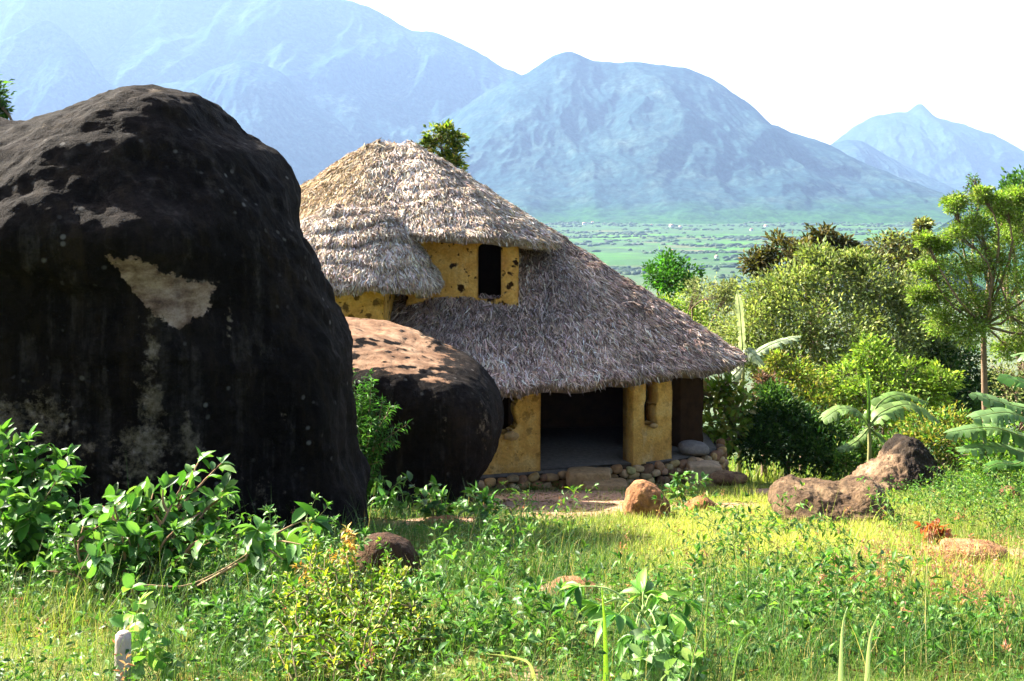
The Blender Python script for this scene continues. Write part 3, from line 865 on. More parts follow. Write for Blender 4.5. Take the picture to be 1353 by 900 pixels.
# upper storey: front wall with its dark window, and the side walls
wall('upper_wall', (-2.45, 26.35), (0.15, 26.35), -3.4, -0.95, 0.30, [arch(1.67, 2.19, -2.72, -1.42, 0, 0.10)], under='upper_roof', seed=1.0)
wall('upper_side_wall', (0.15, 26.37), (0.10, 29.3), -3.4, -0.95, 0.28, under='upper_roof', seed=2.0)
wall('upper_side_wall', (-2.45, 29.0), (-2.45, 26.37), -3.4, -0.95, 0.28, under='upper_roof', seed=2.5)
wall('upper_back_wall', (0.1, 29.4), (-2.6, 29.4), -3.4, -0.95, 0.25, under='upper_roof', seed=2.8, pits=(0.02, 0.012, 0.008), mat=M_SHADED_MUD)  # shade of the upper room put into the wall colour
# wing under the porch roof
wall('wing_wall', (-5.2, 24.85), (-2.79, 24.75), -7.2, -1.75, 0.35, under='porch_roof', seed=3.0, pits=0.8)
wall('wing_side_wall', (-2.79, 24.78), (-2.75, 28.2), -7.2, -1.8, 0.30, under='porch_roof', seed=3.5)
# ground floor
FZ = -6.45
FRONT = wall('front_wall', (-2.75, 24.55), (0.635, 25.35), FZ - 0.25, -3.9, 0.40, [lambda u, z: (np.hypot((u - 2.62 - 0.08 * np.sin(z * 9)) / 0.33, (z + 5.0) / 0.62) < 1) & (z > -5.62 + 0.2 * (u - 2.4))], seed=4.0, pits=0.45)
PIL = wall('pillar', (2.76, 26.02), (3.72, 26.5), FZ - 0.25, -3.4, 0.42, [arch(0.34, 0.66, -5.62, -4.3, 0.02)], seed=5.0, pits=0.25)
wall('rear_pillar', (4.08, 27.6), (4.72, 28.1), FZ - 0.25, -3.6, 0.9, seed=6.0, pits=(0.035, 0.017, 0.008), mat=M_SHADED_MUD)  # colour darkened to stand in for the shade under the roof
wall('inner_wall', (-2.4, 29.4), (3.3, 30.1), FZ - 0.3, -2.2, 0.3, seed=7.0, pits=(0.035, 0.02, 0.01), c=0.12, mat=M_SHADED_MUD)  # deep veranda shade put into the wall colour, here and on the sides
wall('inner_side_wall', (0.55, 25.75), (0.2, 29.5), FZ - 0.3, -2.9, 0.3, seed=7.5, pits=(0.035, 0.02, 0.01), c=0.12, mat=M_SHADED_MUD)
wall('inner_side_wall', (3.35, 30.1), (2.95, 27.6), FZ - 0.3, -2.9, 0.3, seed=7.9, pits=(0.035, 0.02, 0.01), c=0.12, mat=M_SHADED_MUD)
# broken ledge under the openings
for q, s, own in (((-0.02, 25.05, -5.60), 0.17, FRONT), ((3.26, 26.18, -5.62), 0.10, PIL)):
    mb = MB(); v = ICO2[0] * np.array([s, s * 0.7, s * 0.6]); v = v + 0.3 * s * fbm(v * 6 / s * 0.3 + s, 2)[:, None] * unit(v)
    mb.add(v + q, ICO2[1], (0.42, 0.27, 0.12)); mb.build('window_sill', M_STONE, own, True)

# plinth of dry stones, floor, steps
PL = resample(np.array([(-2.9, 24.25, 0), (-0.55, 24.75, 0), (0.75, 25.2, 0), (2.0, 25.75, 0), (3.3, 26.1, 0), (4.4, 26.75, 0), (5.05, 27.5, 0), (5.2, 28.6, 0)], float), 300, False)
mb = MB()
core = PL.copy(); nn = unit(np.gradient(core, axis=0)); nrm = np.stack([nn[:, 1], -nn[:, 0], nn[:, 0] * 0], -1)
topv = core.copy(); topv[:, 2] = FZ - 0.03; botv = core.copy(); botv[:, 2] = -8.2
cv = np.stack([topv - nrm * 0.12, botv - nrm * 0.10], 1).reshape(-1, 3)
mb.add(cv, grid_tris(len(core), 2), (0.06, 0.04, 0.025))
zc = FZ - 0.09
STC = [(0.34, 0.20, 0.085), (0.26, 0.145, 0.06), (0.40, 0.25, 0.11), (0.20, 0.115, 0.06), (0.33, 0.22, 0.12), (0.44, 0.29, 0.15)]
row = 0
while zc > -8.0:
    s_ = 0.0; tot = 300.0
    while s_ < 299:
        r_ = rng.uniform(0.075, 0.155) if row < 4 else rng.uniform(0.1, 0.2)
        k0 = int(min(s_, 299)); c0 = core[k0] + nrm[k0] * rng.uniform(-0.02, 0.06); c0[2] = zc + rng.normal() * 0.025
        v = ICO2[0] + 0.22 * fbm(ICO2[0] * 1.3 + rng.uniform(0, 99), 3)[:, None] * ICO2[0]
        v = v / np.maximum(np.abs(v).max(1, keepdims=True) ** 0.35, 0.5)
        sc_ = np.array([r_ * rng.uniform(0.9, 1.25), r_ * 0.9, rng.uniform(0.07, 0.105) * (1.0 if row < 4 else 1.3)])
        a_ = rng.normal() * 0.3; ca, sa_ = math.cos(a_), math.sin(a_)
        v = v * sc_; v = np.stack([v[:, 0] * ca - v[:, 2] * sa_, v[:, 1], v[:, 0] * sa_ + v[:, 2] * ca], -1)
        tx = nn[k0]; v = v[:, :1] * tx + v[:, 1:2] * nrm[k0] + v[:, 2:] * np.array([0, 0, 1.0])
        mb.add(v + c0, ICO2[1], rand_col(1, STC, 0.2)[0])
        s_ += r_ * 2.05 / 0.0335
    zc -= 0.155; row += 1
PLINTH = mb.build('stone_plinth', M_STONE, hut, True)
mb = MB()
fl = [(-2.8, 24.4), (0.75, 25.32), (2.0, 25.88), (3.3, 26.22), (4.3, 26.85), (4.95, 27.6), (5.0, 31.0), (0, 32), (-3, 31)]
v = [(x, y, FZ) for x, y in fl] + [(x, y, FZ - 0.2) for x, y in fl]; nf = len(fl)
tt = [(0, i, i + 1) for i in range(1, nf - 1)] + sum([[(i, i + nf, (i + 1) % nf + nf), (i, (i + 1) % nf + nf, (i + 1) % nf)] for i in range(nf)], [])
mb.add(v, tt, (0.11, 0.09, 0.075)); mb.build('floor', M_STONE, hut)
for (px, py, d, sx, sy, sz, cc) in ((778, 632, 25.0, 0.50, 0.34, 0.19, (0.34, 0.21, 0.10)), (800, 645, 24.6, 0.52, 0.36, 0.15, (0.30, 0.18, 0.085)), (930, 628, 26.1, 0.42, 0.3, 0.30, (0.40, 0.27, 0.16))):
    q = W(px, py, d); v = ICO4[0]
    v = v / np.maximum(np.abs(v).max(1, keepdims=True), 0.01) ** 0.72
    v = v * np.array([sx, sy, sz]); v = v + 0.06 * fbm(v * 3 + px, 4)[:, None] * unit(v)
    mb = MB(); mb.add(v + q, ICO4[1], cc); mb.build('step_stone', M_STONE, PLINTH, True)
inflate('stone', M_STONE, [(896, 592), (900, 585), (915, 582), (930, 585), (937, 592), (933, 600), (905, 600)], (916, 592), 26.95, 0.3, 'rounded grey stone resting on the plinth beside the last pillar', 'stone', 80, 20, 0.85, ((2, 0.03),), None, lambda V, N: np.ones((len(V), 1)) * np.array([(0.20, 0.17, 0.15)]), 1.0)

# ------------------------------------------------------------------ trees and shrubs
GOLIVE = [(0.18, 0.23, 0.045), (0.26, 0.30, 0.085), (0.10, 0.15, 0.035), (0.32, 0.36, 0.14), (0.20, 0.25, 0.06)]
GLIME = [(0.18, 0.30, 0.03), (0.24, 0.35, 0.045), (0.14, 0.24, 0.03), (0.27, 0.35, 0.07)]
GDARK = [(0.035, 0.09, 0.018), (0.055, 0.12, 0.022), (0.028, 0.07, 0.016), (0.08, 0.15, 0.03)]
GMID = [(0.06, 0.16, 0.022), (0.095, 0.21, 0.03), (0.045, 0.12, 0.02), (0.13, 0.25, 0.04)]
GYEL = [(0.26, 0.30, 0.04), (0.32, 0.31, 0.05), (0.13, 0.19, 0.035), (0.28, 0.24, 0.06)]
GSAGE = [(0.22, 0.26, 0.10), (0.28, 0.32, 0.13), (0.17, 0.20, 0.07), (0.33, 0.35, 0.16)]
GBRON = [(0.06, 0.055, 0.018), (0.09, 0.075, 0.022), (0.045, 0.05, 0.016), (0.12, 0.10, 0.03)]
BARK = (0.16, 0.11, 0.075)


def woody(name, label, cat, base, blobs, pal, L, wr=0.5, ncl=16, nl=40, rc=0.22, tm=LEAF1, mat=None, trunk_r=0.09, bark=BARK, group=None, droop=0.0, forkz=0.35, twig=0.012, flat=1.0, spread=1.0, part='crown', stemname='trunk', depth=1.0):
    """tree or shrub: base point, crown lobes (px, py, radius px, distance), limbs to each lobe, leaf sprays in each lobe"""
    base = np.array(base, float)
    root = empty(name, base, label, cat, group)
    tr, lv = MB(), MB()
    C = np.array([W(b[0], b[1], b[3]) for b in blobs]); Rr = np.array([b[2] / F * b[3] for b in blobs])
    top = C.mean(0); fork = base + (top - base) * forkz; fork[:2] = base[:2] + (top - base)[:2] * forkz * 0.6
    mid = (base + fork) / 2 + rng.normal(size=3) * 0.03 * np.linalg.norm(fork - base)
    st = catmull(np.array([base - [0, 0, 0.25], mid, fork]), 8, False)
    tr.tube(st, np.linspace(trunk_r * 1.15, trunk_r * 0.8, 8), 8, bark)
    for c, r in zip(C, Rr):
        m_ = fork * 0.45 + c * 0.55 + rng.normal(size=3) * 0.17 * np.linalg.norm(c - fork)
        lim = catmull(np.array([fork, m_, c]), 8, False)
        tr.tube(lim, np.linspace(trunk_r * 0.55, twig * 1.5, 8), 6, bark)
        n_ = max(3, int(ncl))
        u = unit(rng.normal(size=(n_, 3))); rad = r * rng.uniform(0.35, 1.05, n_)
        cl = c + u * rad[:, None] * np.array([spread, depth, 0.85])
        for q in cl:
            tr.tube(np.array([lim[5], (lim[6] + q) / 2 + rng.normal(size=3) * 0.05 * r, q]), [twig, twig * 0.8, twig * 0.4], 4, bark)
        # one tint for each spray so light and dark sprays show
        tint = rng.uniform(0.55, 1.4, n_)
        for q, tn in zip(cl, tint):
            n2_ = int(nl * rng.uniform(0.6, 1.4))
            o_ = rng.normal(size=(n2_, 3)) * rc * r * np.array([1, 1, flat])
            dr = unit(o_ + (q - c) * 0.6 + rng.normal(size=(n2_, 3)) * 0.5 * r * 0.5 + np.array([0, 0, 0.15 * r]) - np.array([0, 0, droop * r]))
            put_leaves(lv, q + o_, dr, L, wr, np.array(pal) * tn, tm)
    tr.build(stemname, M_BARK, root); lv.build(part, mat or M_FAR, root)
    return root


def gp(px, d):
    x = (px - CX) / F * d
    return (x, d, float(H(x, d)))


# wood on the slope behind the meadow, farthest first
woody('slope_tree', 'small bright green tree standing alone past the roof edge', 'tree', W(880, 452, 62), [(868, 366, 16, 62), (884, 355, 18, 62), (902, 362, 16, 62), (912, 376, 14, 61), (885, 372, 18, 61)], [(0.06, 0.20, 0.02), (0.09, 0.26, 0.03), (0.04, 0.13, 0.015)], 0.24, 0.6, 14, 45, 0.28, trunk_r=0.13, forkz=0.6)
woody('shrub', 'lime green shrub above the roof edge below the small bright tree', 'shrub', gp(900, 52), [(885, 410, 20, 52), (905, 402, 22, 52), (925, 415, 20, 51), (910, 430, 26, 51), (935, 435, 20, 50), (880, 425, 14, 52)], GLIME, 0.16, 0.5, 16, 50, 0.28)
woody('shrub', 'airy sage green shrub between the lime shrub and the large olive tree', 'shrub', gp(950, 49), [(925, 388, 20, 50), (945, 395, 24, 49), (965, 400, 24, 49), (955, 425, 26, 48), (975, 440, 26, 47), (940, 450, 24, 48), (965, 385, 14, 49)], GSAGE, 0.16, 0.45, 15, 40, 0.30)
woody('bronze_tree', 'dark bronze leaved tree rising behind the large olive tree', 'tree', gp(1075, 50), [(998, 350, 15, 50), (1014, 342, 15, 50), (1032, 327, 17, 50), (1050, 338, 18, 49), (1070, 330, 14, 50), (1088, 312, 14, 50), (1093, 328, 14, 50), (1110, 328, 13, 50), (1125, 338, 14, 50), (1060, 350, 20, 49), (1145, 345, 12, 50)], GBRON, 0.30, 0.5, 11, 34, 0.30, LEAFS, trunk_r=0.16, forkz=0.6)
woody('bronze_tree', 'mixed bronze and pale tree between the olive tree and the feathery tree', 'tree', gp(1190, 51), [(1165, 328, 18, 51), (1188, 318, 18, 51), (1207, 325, 16, 51), (1200, 345, 20, 50), (1180, 350, 20, 50), (1222, 345, 18, 50), (1218, 300, 8, 51)], GBRON + GSAGE + GYEL[:1], 0.26, 0.5, 11, 32, 0.30, LEAFS, trunk_r=0.16, forkz=0.6)
woody('olive_tree', 'large dense olive green tree beyond the meadow', 'tree', gp(1105, 43), [(1100, 375, 44, 43), (1050, 378, 36, 43), (1010, 395, 32, 43), (1145, 378, 38, 43), (1185, 398, 40, 43), (1215, 430, 36, 43), (1000, 430, 38, 42), (1050, 425, 46, 42), (1110, 430, 52, 41), (1170, 440, 48, 42), (1225, 465, 32, 43), (985, 465, 32, 42), (1040, 475, 44, 41), (1100, 485, 50, 41), (1165, 490, 46, 41), (1215, 500, 40, 42), (1075, 345, 22, 44), (1130, 350, 22, 44)], GOLIVE + GSAGE[:2], 0.17, 0.48, 22, 90, 0.25, trunk_r=0.28, forkz=0.3)
woody('dark_tree', 'dark green tree filling the gap behind the feathery tree trunk', 'tree', gp(1255, 42), [(1230, 470, 36, 43), (1262, 470, 34, 43), (1250, 510, 40, 42), (1285, 520, 36, 42), (1225, 535, 38, 41), (1270, 555, 40, 40), (1190, 545, 40, 40), (1310, 545, 34, 41), (1330, 520, 26, 42)], GDARK, 0.20, 0.5, 24, 55, 0.26, trunk_r=0.2)
woody('dark_tree', 'dark crowned tree at the top of the far right edge', 'tree', gp(1350, 46), [(1335, 262, 20, 46), (1352, 245, 18, 46), (1320, 280, 18, 46), (1368, 275, 26, 46), (1345, 300, 24, 46), (1390, 300, 34, 46), (1400, 350, 40, 46), (1370, 340, 30, 46)], GMID + GDARK[:1], 0.20, 0.5, 18, 40, 0.28, trunk_r=0.18)
woody('feathery_tree', 'tall feathery light green tree with a bare tan trunk', 'tree', gp(1306, 31), [(1262, 268, 14, 31), (1300, 258, 12, 31), (1345, 262, 16, 31), (1215, 390, 14, 31), (1222, 318, 10, 31), (1258, 352, 27, 31), (1235, 385, 19, 31), (1270, 395, 27, 31), (1300, 345, 26, 31), (1330, 330, 29, 31), (1290, 300, 18, 31), (1350, 300, 27, 31), (1345, 370, 27, 31), (1310, 400, 24, 31), (1245, 425, 21, 31), (1280, 435, 21, 30.6), (1355, 430, 24, 31), (1325, 270, 18, 31), (1268, 310, 18, 31), (1225, 350, 16, 31), (1385, 390, 31, 31), (1240, 325, 13, 31), (1330, 460, 18, 31)], GLIME + GSAGE[1:2], 0.095, 0.42, 26, 62, 0.30, trunk_r=0.085, bark=(0.17, 0.115, 0.07), forkz=0.72, flat=0.6, twig=0.006)
woody('thin_tree', 'slender dark tipped tree poking above the feathery crown', 'tree', gp(1286, 47), [(1287, 238, 6, 47), (1285, 254, 8, 47), (1291, 268, 9, 47), (1282, 284, 9, 47), (1294, 296, 10, 47)], GMID + GBRON[:2], 0.13, 0.45, 9, 20, 0.4, trunk_r=0.05, forkz=0.93)
woody('bare_tree', 'pale airy tree at the right edge behind the banana leaves', 'tree', gp(1345, 34), [(1340, 440, 26, 34), (1355, 480, 30, 34), (1325, 490, 22, 34), (1360, 400, 26, 34), (1335, 520, 22, 33)], GSAGE, 0.09, 0.4, 14, 26, 0.32, trunk_r=0.05)
woody('shrub', 'tall layered light green shrub in front of the olive tree', 'shrub', gp(1165, 35), [(1150, 470, 26, 36), (1165, 500, 32, 35.5), (1125, 500, 28, 35.5), (1200, 505, 32, 35), (1230, 520, 26, 35), (1110, 530, 28, 35), (1150, 535, 36, 34.5), (1195, 545, 32, 34.5), (1245, 500, 20, 35), (1085, 505, 20, 35.5)], GLIME, 0.15, 0.5, 20, 44, 0.28, flat=0.45)
woody('shrub', 'yellowish shrub between the hut corner and the layered green shrub', 'shrub', gp(1060, 34), [(1045, 495, 24, 34), (1070, 505, 26, 34), (1035, 520, 22, 33.5), (1062, 535, 28, 33.5), (1090, 545, 28, 33), (1025, 478, 14, 34), (1110, 560, 24, 33)], GYEL + GLIME[:1], 0.13, 0.5, 16, 44, 0.28)
woody('shrub', 'dry reddish brown shrub just right of the thatch corner', 'shrub', gp(1010, 32), [(1008, 505, 12, 32), (1018, 516, 14, 32), (1004, 522, 12, 32)], [(0.16, 0.08, 0.05), (0.22, 0.13, 0.08), (0.10, 0.055, 0.035)], 0.10, 0.5, 12, 40, 0.3)
woody('shrub', 'dense dark green shrub at the edge of the meadow by the hut', 'shrub', gp(1040, 29.5), [(1005, 560, 26, 29.5), (1030, 548, 30, 29.5), (1058, 560, 32, 29.5), (1085, 575, 28, 29), (1040, 590, 34, 29), (1000, 590, 26, 29), (1075, 600, 28, 28.5), (1020, 530, 22, 30)], GDARK, 0.13, 0.55, 24, 54, 0.26)
woody('shrub', 'yellow green shrub between the two banana plants', 'shrub', gp(1245, 30), [(1215, 560, 24, 30), (1245, 560, 26, 30), (1272, 575, 26, 30), (1230, 585, 26, 29), (1260, 595, 26, 29), (1200, 585, 22, 29.5)], GYEL + GMID[:2], 0.12, 0.5, 18, 40, 0.28)
woody('shrub', 'pale leafy shrub growing against the last hut pillar', 'shrub', gp(955, 29.6), [(945, 530, 16, 29.6), (960, 512, 16, 29.8), (975, 540, 18, 29.5), (950, 562, 20, 29.3), (972, 575, 20, 29), (940, 585, 14, 29.2)], GLIME + GYEL[:2] + [(0.30, 0.22, 0.10)], 0.22, 0.55, 11, 15, 0.34, LEAFB)
woody('shrub', 'bright green shrub under the right banana plant', 'shrub', gp(1330, 25), [(1300, 600, 26, 25.5), (1330, 590, 28, 25.5), (1355, 610, 30, 25), (1310, 625, 26, 24.5), (1345, 640, 28, 24)], GMID + GLIME[:2], 0.12, 0.45, 18, 42, 0.30)
woody('shrub', 'mid green shrub filling the space left of the sloping rock', 'shrub', gp(1125, 29), [(1105, 590, 22, 29), (1130, 580, 22, 29), (1115, 612, 24, 28), (1150, 600, 18, 28.5), (1180, 590, 16, 29)], GMID + GOLIVE[:1], 0.12, 0.45, 18, 40, 0.30)
woody('roof_tree', 'green leafy tree peeking above the upper thatched roof', 'tree', gp(592, 37), [(575, 178, 10, 37), (590, 174, 9, 37), (604, 184, 8, 37), (583, 192, 11, 37), (600, 203, 9, 37), (592, 212, 10, 37), (565, 192, 7, 37), (604, 220, 8, 37), (590, 240, 14, 37)], [(0.12, 0.19, 0.025), (0.17, 0.24, 0.03), (0.06, 0.11, 0.015), (0.28, 0.28, 0.05)], 0.20, 0.5, 12, 16, 0.4, LEAFS, trunk_r=0.1, forkz=0.85)
woody('edge_tree', 'small green tree top behind the huge boulder at the left edge', 'tree', gp(-20, 22), [(-6, 132, 12, 22), (-22, 118, 18, 22), (-4, 146, 9, 22), (-40, 140, 26, 22), (-30, 170, 26, 22)], GMID + GDARK[:1], 0.12, 0.5, 14, 22, 0.4, LEAFS, trunk_r=0.08, forkz=0.8)


# bananas
def ban_leaf(mb, pts, w, pal, tear=0.5):
    """arching banana leaf along a spine; the blade is torn into strips"""
    sp = resample(np.array(pts, float), 60, False); n_ = len(sp)
    tg = unit(np.gradient(sp, axis=0)); side = unit(np.cross(tg, np.array([0, 0, 1.0]) + 0.25 * np.array([0.3, -1, 0])))
    nm = np.cross(side, tg)
    s = np.linspace(0, 1, n_); ww = w * np.minimum(1, (s * 7) ** 0.6) * np.clip((1 - s) * 5, 0, 1) ** 0.5
    base_c = np.array(pal)[rng.integers(0, len(pal))]
    for sg in (-1, 1):
        i = 2
        while i < n_ - 2:
            j = min(n_ - 1, i + int(rng.integers(2, 6)))
            hang = rng.uniform(0.1, 0.9) if rng.uniform() < tear else 0.2
            sk = rng.uniform(0.02, 0.12)
            seg = np.arange(i, j + 1)
            e1 = sp[seg] + side[seg] * sg * ww[seg][:, None] * 0.55 + nm[seg] * ww[seg][:, None] * (0.16 - hang * 0.2)
            e2 = sp[seg] + side[seg] * sg * ww[seg][:, None] * (1 - hang * 0.3) + (nm[seg] * 0.05 - np.array([0, 0, 1]) * hang) * ww[seg][:, None] + tg[seg] * sk
            if tear > 0 and rng.uniform() < 0.8: e2[-1] += (e2[0] - e2[-1]) * 0.28
            v = np.stack([sp[seg], e1, e2], 1).reshape(-1, 3)
            mb.add(v, grid_tris(len(seg), 3), base_c * rng.uniform(0.6, 1.35))
            i = j
    mb.tube(sp, np.linspace(0.028, 0.006, n_), 5, (0.20, 0.26, 0.08))


def banana(label, base, d, leaves, stem_top, pal, r=0.08, tear=0.6, pale=None):
    base = np.array(base)
    root = empty('banana_plant', base, label, 'banana plant', None)
    st = W(*stem_top, d)
    mb = MB(); mb.tube(catmull(np.array([base - [0, 0, 0.2], (base + st) / 2 + [0.04, 0, 0], st]), 12, False), np.linspace(r, r * 0.4, 12), 9, (0.26, 0.25, 0.10)); mb.build('stem', M_BARK, root, True)
    for pts, w in leaves:
        mb = MB(); P_ = [st - [0, 0, 0.1]] + [W(px, py, d + dd) for px, py, dd in pts]
        ban_leaf(mb, P_, w, pal, tear); mb.build('leaf', M_LEAF, root)


BAN = [(0.11, 0.22, 0.035), (0.15, 0.26, 0.06), (0.08, 0.18, 0.03), (0.17, 0.27, 0.075)]
banana('banana plant with two leaves arching over the sloping rock', gp(1146, 27.2), 27.2,
       [([(1165, 545, 0), (1200, 535, 0.2), (1240, 556, 0.2)], 0.30), ([(1160, 535, 0.3), (1185, 522, 0.6), (1222, 530, 0.9)], 0.26), ([(1132, 545, 0), (1110, 540, -0.1), (1085, 556, -0.2)], 0.25),
        ([(1148, 520, 0.1), (1147, 505, 0.15), (1146, 492, 0.2)], 0.06), ([(1158, 575, 0.1), (1172, 590, 0), (1178, 612, -0.2)], 0.20), ([(1135, 580, -0.1), (1120, 590, -0.3), (1108, 594, -0.5)], 0.15)], (1148, 560), BAN)
banana('large banana plant with torn leaves reaching in from the right edge', gp(1392, 24), 24,
       [([(1375, 515, 0), (1350, 505, 0), (1318, 495, 0.1)], 0.28), ([(1375, 545, 0), (1335, 535, -0.1), (1283, 520, -0.2)], 0.32), ([(1370, 560, -0.3), (1330, 545, -0.6), (1282, 553, -0.9)], 0.30), ([(1365, 580, -0.2), (1310, 565, -0.4), (1248, 572, -0.6)], 0.28),
        ([(1370, 600, -0.3), (1320, 590, -0.6), (1266, 594, -0.9)], 0.24), ([(1400, 520, 0.2), (1440, 505, 0.3), (1480, 540, 0.4)], 0.3), ([(1405, 540, -0.3), (1430, 540, -1.0), (1440, 580, -1.6)], 0.3), ([(1375, 490, 0.5), (1365, 470, 0.9), (1340, 468, 1.3)], 0.26), ([(1350, 610, -0.2), (1320, 612, -0.4), (1300, 620, -0.5)], 0.2)],
       (1390, 560), [(0.10, 0.21, 0.05), (0.15, 0.26, 0.09), (0.07, 0.17, 0.035)])
banana('banana plant with an upright pale rolled leaf beside the thatch corner', gp(975, 31.5), 31.5,
       [([(980, 445, 0), (978, 415, 0), (974, 386, 0.1)], 0.15), ([(995, 470, 0), (1020, 455, 0.1), (1056, 444, 0.3)], 0.20), ([(985, 462, -0.1), (995, 468, -0.3), (1006, 482, -0.5)], 0.22), ([(965, 500, -0.2), (950, 510, -0.4), (938, 530, -0.5)], 0.22)], (982, 478),
       [(0.30, 0.36, 0.22), (0.36, 0.40, 0.27), (0.22, 0.30, 0.13)])


# foreground plants with single leaves one can see
def stemmed(name, label, cat, base, stems, pal, L, wr, step, tm=LEAFB, stem_r=0.008, stem_col=(0.20, 0.15, 0.08), lean=0.9, mat=None, start=0.25, tips=5, group=None, droop=0.25, bendy=0.06, part='leaves', sub=0):
    """stems (lists of points) carrying leaves set singly along their length"""
    base = np.array(base, float); root = empty(name, base, label, cat, group)
    sm, lv = MB(), MB()
    allst = [np.array(s, float) for s in stems]
    for s in list(allst):
        for _ in range(sub):
            f = rng.uniform(0.3, 0.9); q = s[0] + (s[-1] - s[0]) * f; ln = np.linalg.norm(s[-1] - s[0])
            e_ = q + (unit(s[-1] - s[0]) * 0.6 + unit(rng.normal(size=3)) * 0.7) * ln * rng.uniform(0.2, 0.45)
            q = resample(s, 30, False)[int(f * 29)]
            allst.append(np.array([q, (q + e_) / 2 + rng.normal(size=3) * 0.02, e_]))
    for s in allst[:len(stems)]:
        if np.linalg.norm(s[0] - base) > 0.02:      # the rootstock that ties the stems together
            sm.tube(np.array([base - [0, 0, 0.06], (base + s[0]) / 2 - [0, 0, 0.06], s[0] - [0, 0, 0.03], s[0] + (s[1] - s[0]) * 0.1]), stem_r, 5, stem_col)
    starts = start if isinstance(start, list) else [start] * len(allst)
    for s, start in zip(allst, starts):
        p = resample(s, 40, False); ln = np.linalg.norm(np.diff(p, axis=0), axis=1).sum()
        p = p + bendy * ln * np.cumsum(rng.normal(size=(40, 3)), 0) / 40
        sm.tube(p, np.linspace(stem_r, stem_r * 0.35, 40), 6, stem_col)
        nl = max(2, int(ln * (1 - start) / step))
        k_ = np.clip((start + (1 - start) * np.linspace(0, 1, nl)) * 39, 0, 39).astype(int)
        q = p[k_]; tg = unit(np.gradient(p, axis=0))[k_]
        th = np.arange(nl) * 2.4 + rng.uniform(0, 6); a = unit(np.cross(tg, [0.2, 0.3, 1.0])); b = np.cross(tg, a)
        out = np.cos(th)[:, None] * a + np.sin(th)[:, None] * b
        dr = unit(out * lean + tg * 0.5 + rng.normal(size=(nl, 3)) * 0.25 + np.array([0, 0, 0.12 - droop]))
        put_leaves(lv, q + out * stem_r, dr, L, wr, pal, tm, 0.4)
        d2 = unit(rng.normal(size=(tips, 3)) * 0.7 + tg[-1] + np.array([0, 0, -droop * 0.5]))
        put_leaves(lv, np.tile(p[-1], (tips, 1)), d2, L * 0.9, wr, pal, tm, 0.4)
    sm.build('stem', M_BARK, root, True); lv.build(part, mat or M_LEAF, root)
    return root


def spray(base, tops, d0, jit=0.15, n=1, mid=0.5):
    """stems from a base to the given (px, py, distance) tops, bowing a little"""
    out = []
    for t in tops:
        for _ in range(n):
            e_ = W(*t) + rng.normal(size=3) * jit
            m_ = np.array(base) * (1 - mid) + e_ * mid + rng.normal(size=3) * jit * 0.6 + np.array([0, 0, 0.06])
            out.append([np.array(base), m_, e_])
    return out


GFG = [(0.07, 0.19, 0.028), (0.105, 0.25, 0.04), (0.045, 0.13, 0.022), (0.15, 0.30, 0.055), (0.075, 0.17, 0.05)]
g1 = ground(20, 760)
stemmed('broadleaf_shrub', 'dense broadleaf shrub at the left edge before the huge boulder', 'shrub', g1,
        spray(g1, [(10, 585, 9.2), (35, 590, 9.2), (55, 620, 9.0), (0, 640, 8.8), (30, 650, 8.6), (70, 655, 9.0), (-30, 600, 9.2), (-40, 650, 8.8), (50, 690, 8.6), (15, 700, 8.4), (80, 690, 8.8), (-20, 700, 8.5), (100, 670, 9.1)], 9, 0.1, 2), GFG, 0.14, 0.50, 0.033, sub=2)
g2 = W(150, 790, 7.6); g2[2] = float(H(g2[0], g2[1]))
stemmed('broadleaf_shrub', 'large leafy shrub with forked brown stems before the huge boulder', 'shrub', g2,
        spray(g2, [(245, 622, 8.6), (268, 640, 8.5), (225, 645, 8.4), (300, 665, 8.4), (255, 635, 8.7), (205, 655, 8.5), (285, 655, 8.6), (160, 665, 8.3), (310, 690, 8.2), (200, 650, 8.2), (170, 670, 8.0), (135, 680, 8.0), (110, 700, 7.9), (230, 690, 8.0), (265, 690, 8.1), (150, 710, 7.6), (190, 715, 7.6), (90, 725, 7.8), (285, 720, 7.9), (215, 735, 7.5), (70, 745, 7.6), (130, 750, 7.3), (250, 745, 7.5)], 8, 0.08, 1), GFG, 0.13, 0.50, 0.036, stem_r=0.014, stem_col=(0.26, 0.15, 0.08), sub=2)
b3 = ground(185, 800)
P3 = [W(178, 775, 7.0), W(240, 775, 7.1), W(290, 755, 7.3), W(325, 733, 7.5), W(345, 718, 7.6)]
stemmed('broadleaf_sapling', 'leafy sapling with a long bare stem leaning toward the dark boulder', 'shrub', b3,
        [[b3] + P3[:4], [P3[3], P3[4]], [P3[4], W(360, 708, 7.6), W(395, 690, 7.7), W(415, 688, 7.7)], [P3[3], W(350, 725, 7.5), W(375, 740, 7.4)], [P3[4], W(350, 705, 7.6), W(340, 700, 7.5)], [P3[4], W(370, 715, 7.5), W(400, 720, 7.4)]],
        GFG + [(0.12, 0.27, 0.06)], 0.165, 0.5, 0.055, stem_r=0.010, stem_col=(0.34, 0.23, 0.12), start=[0.97] + [0.05] * 5, tips=6, bendy=0.01, droop=0.5)
g4 = ground(440, 892)
YG = [(0.15, 0.28, 0.02), (0.24, 0.34, 0.025), (0.09, 0.19, 0.018), (0.06, 0.14, 0.015), (0.32, 0.36, 0.03)]
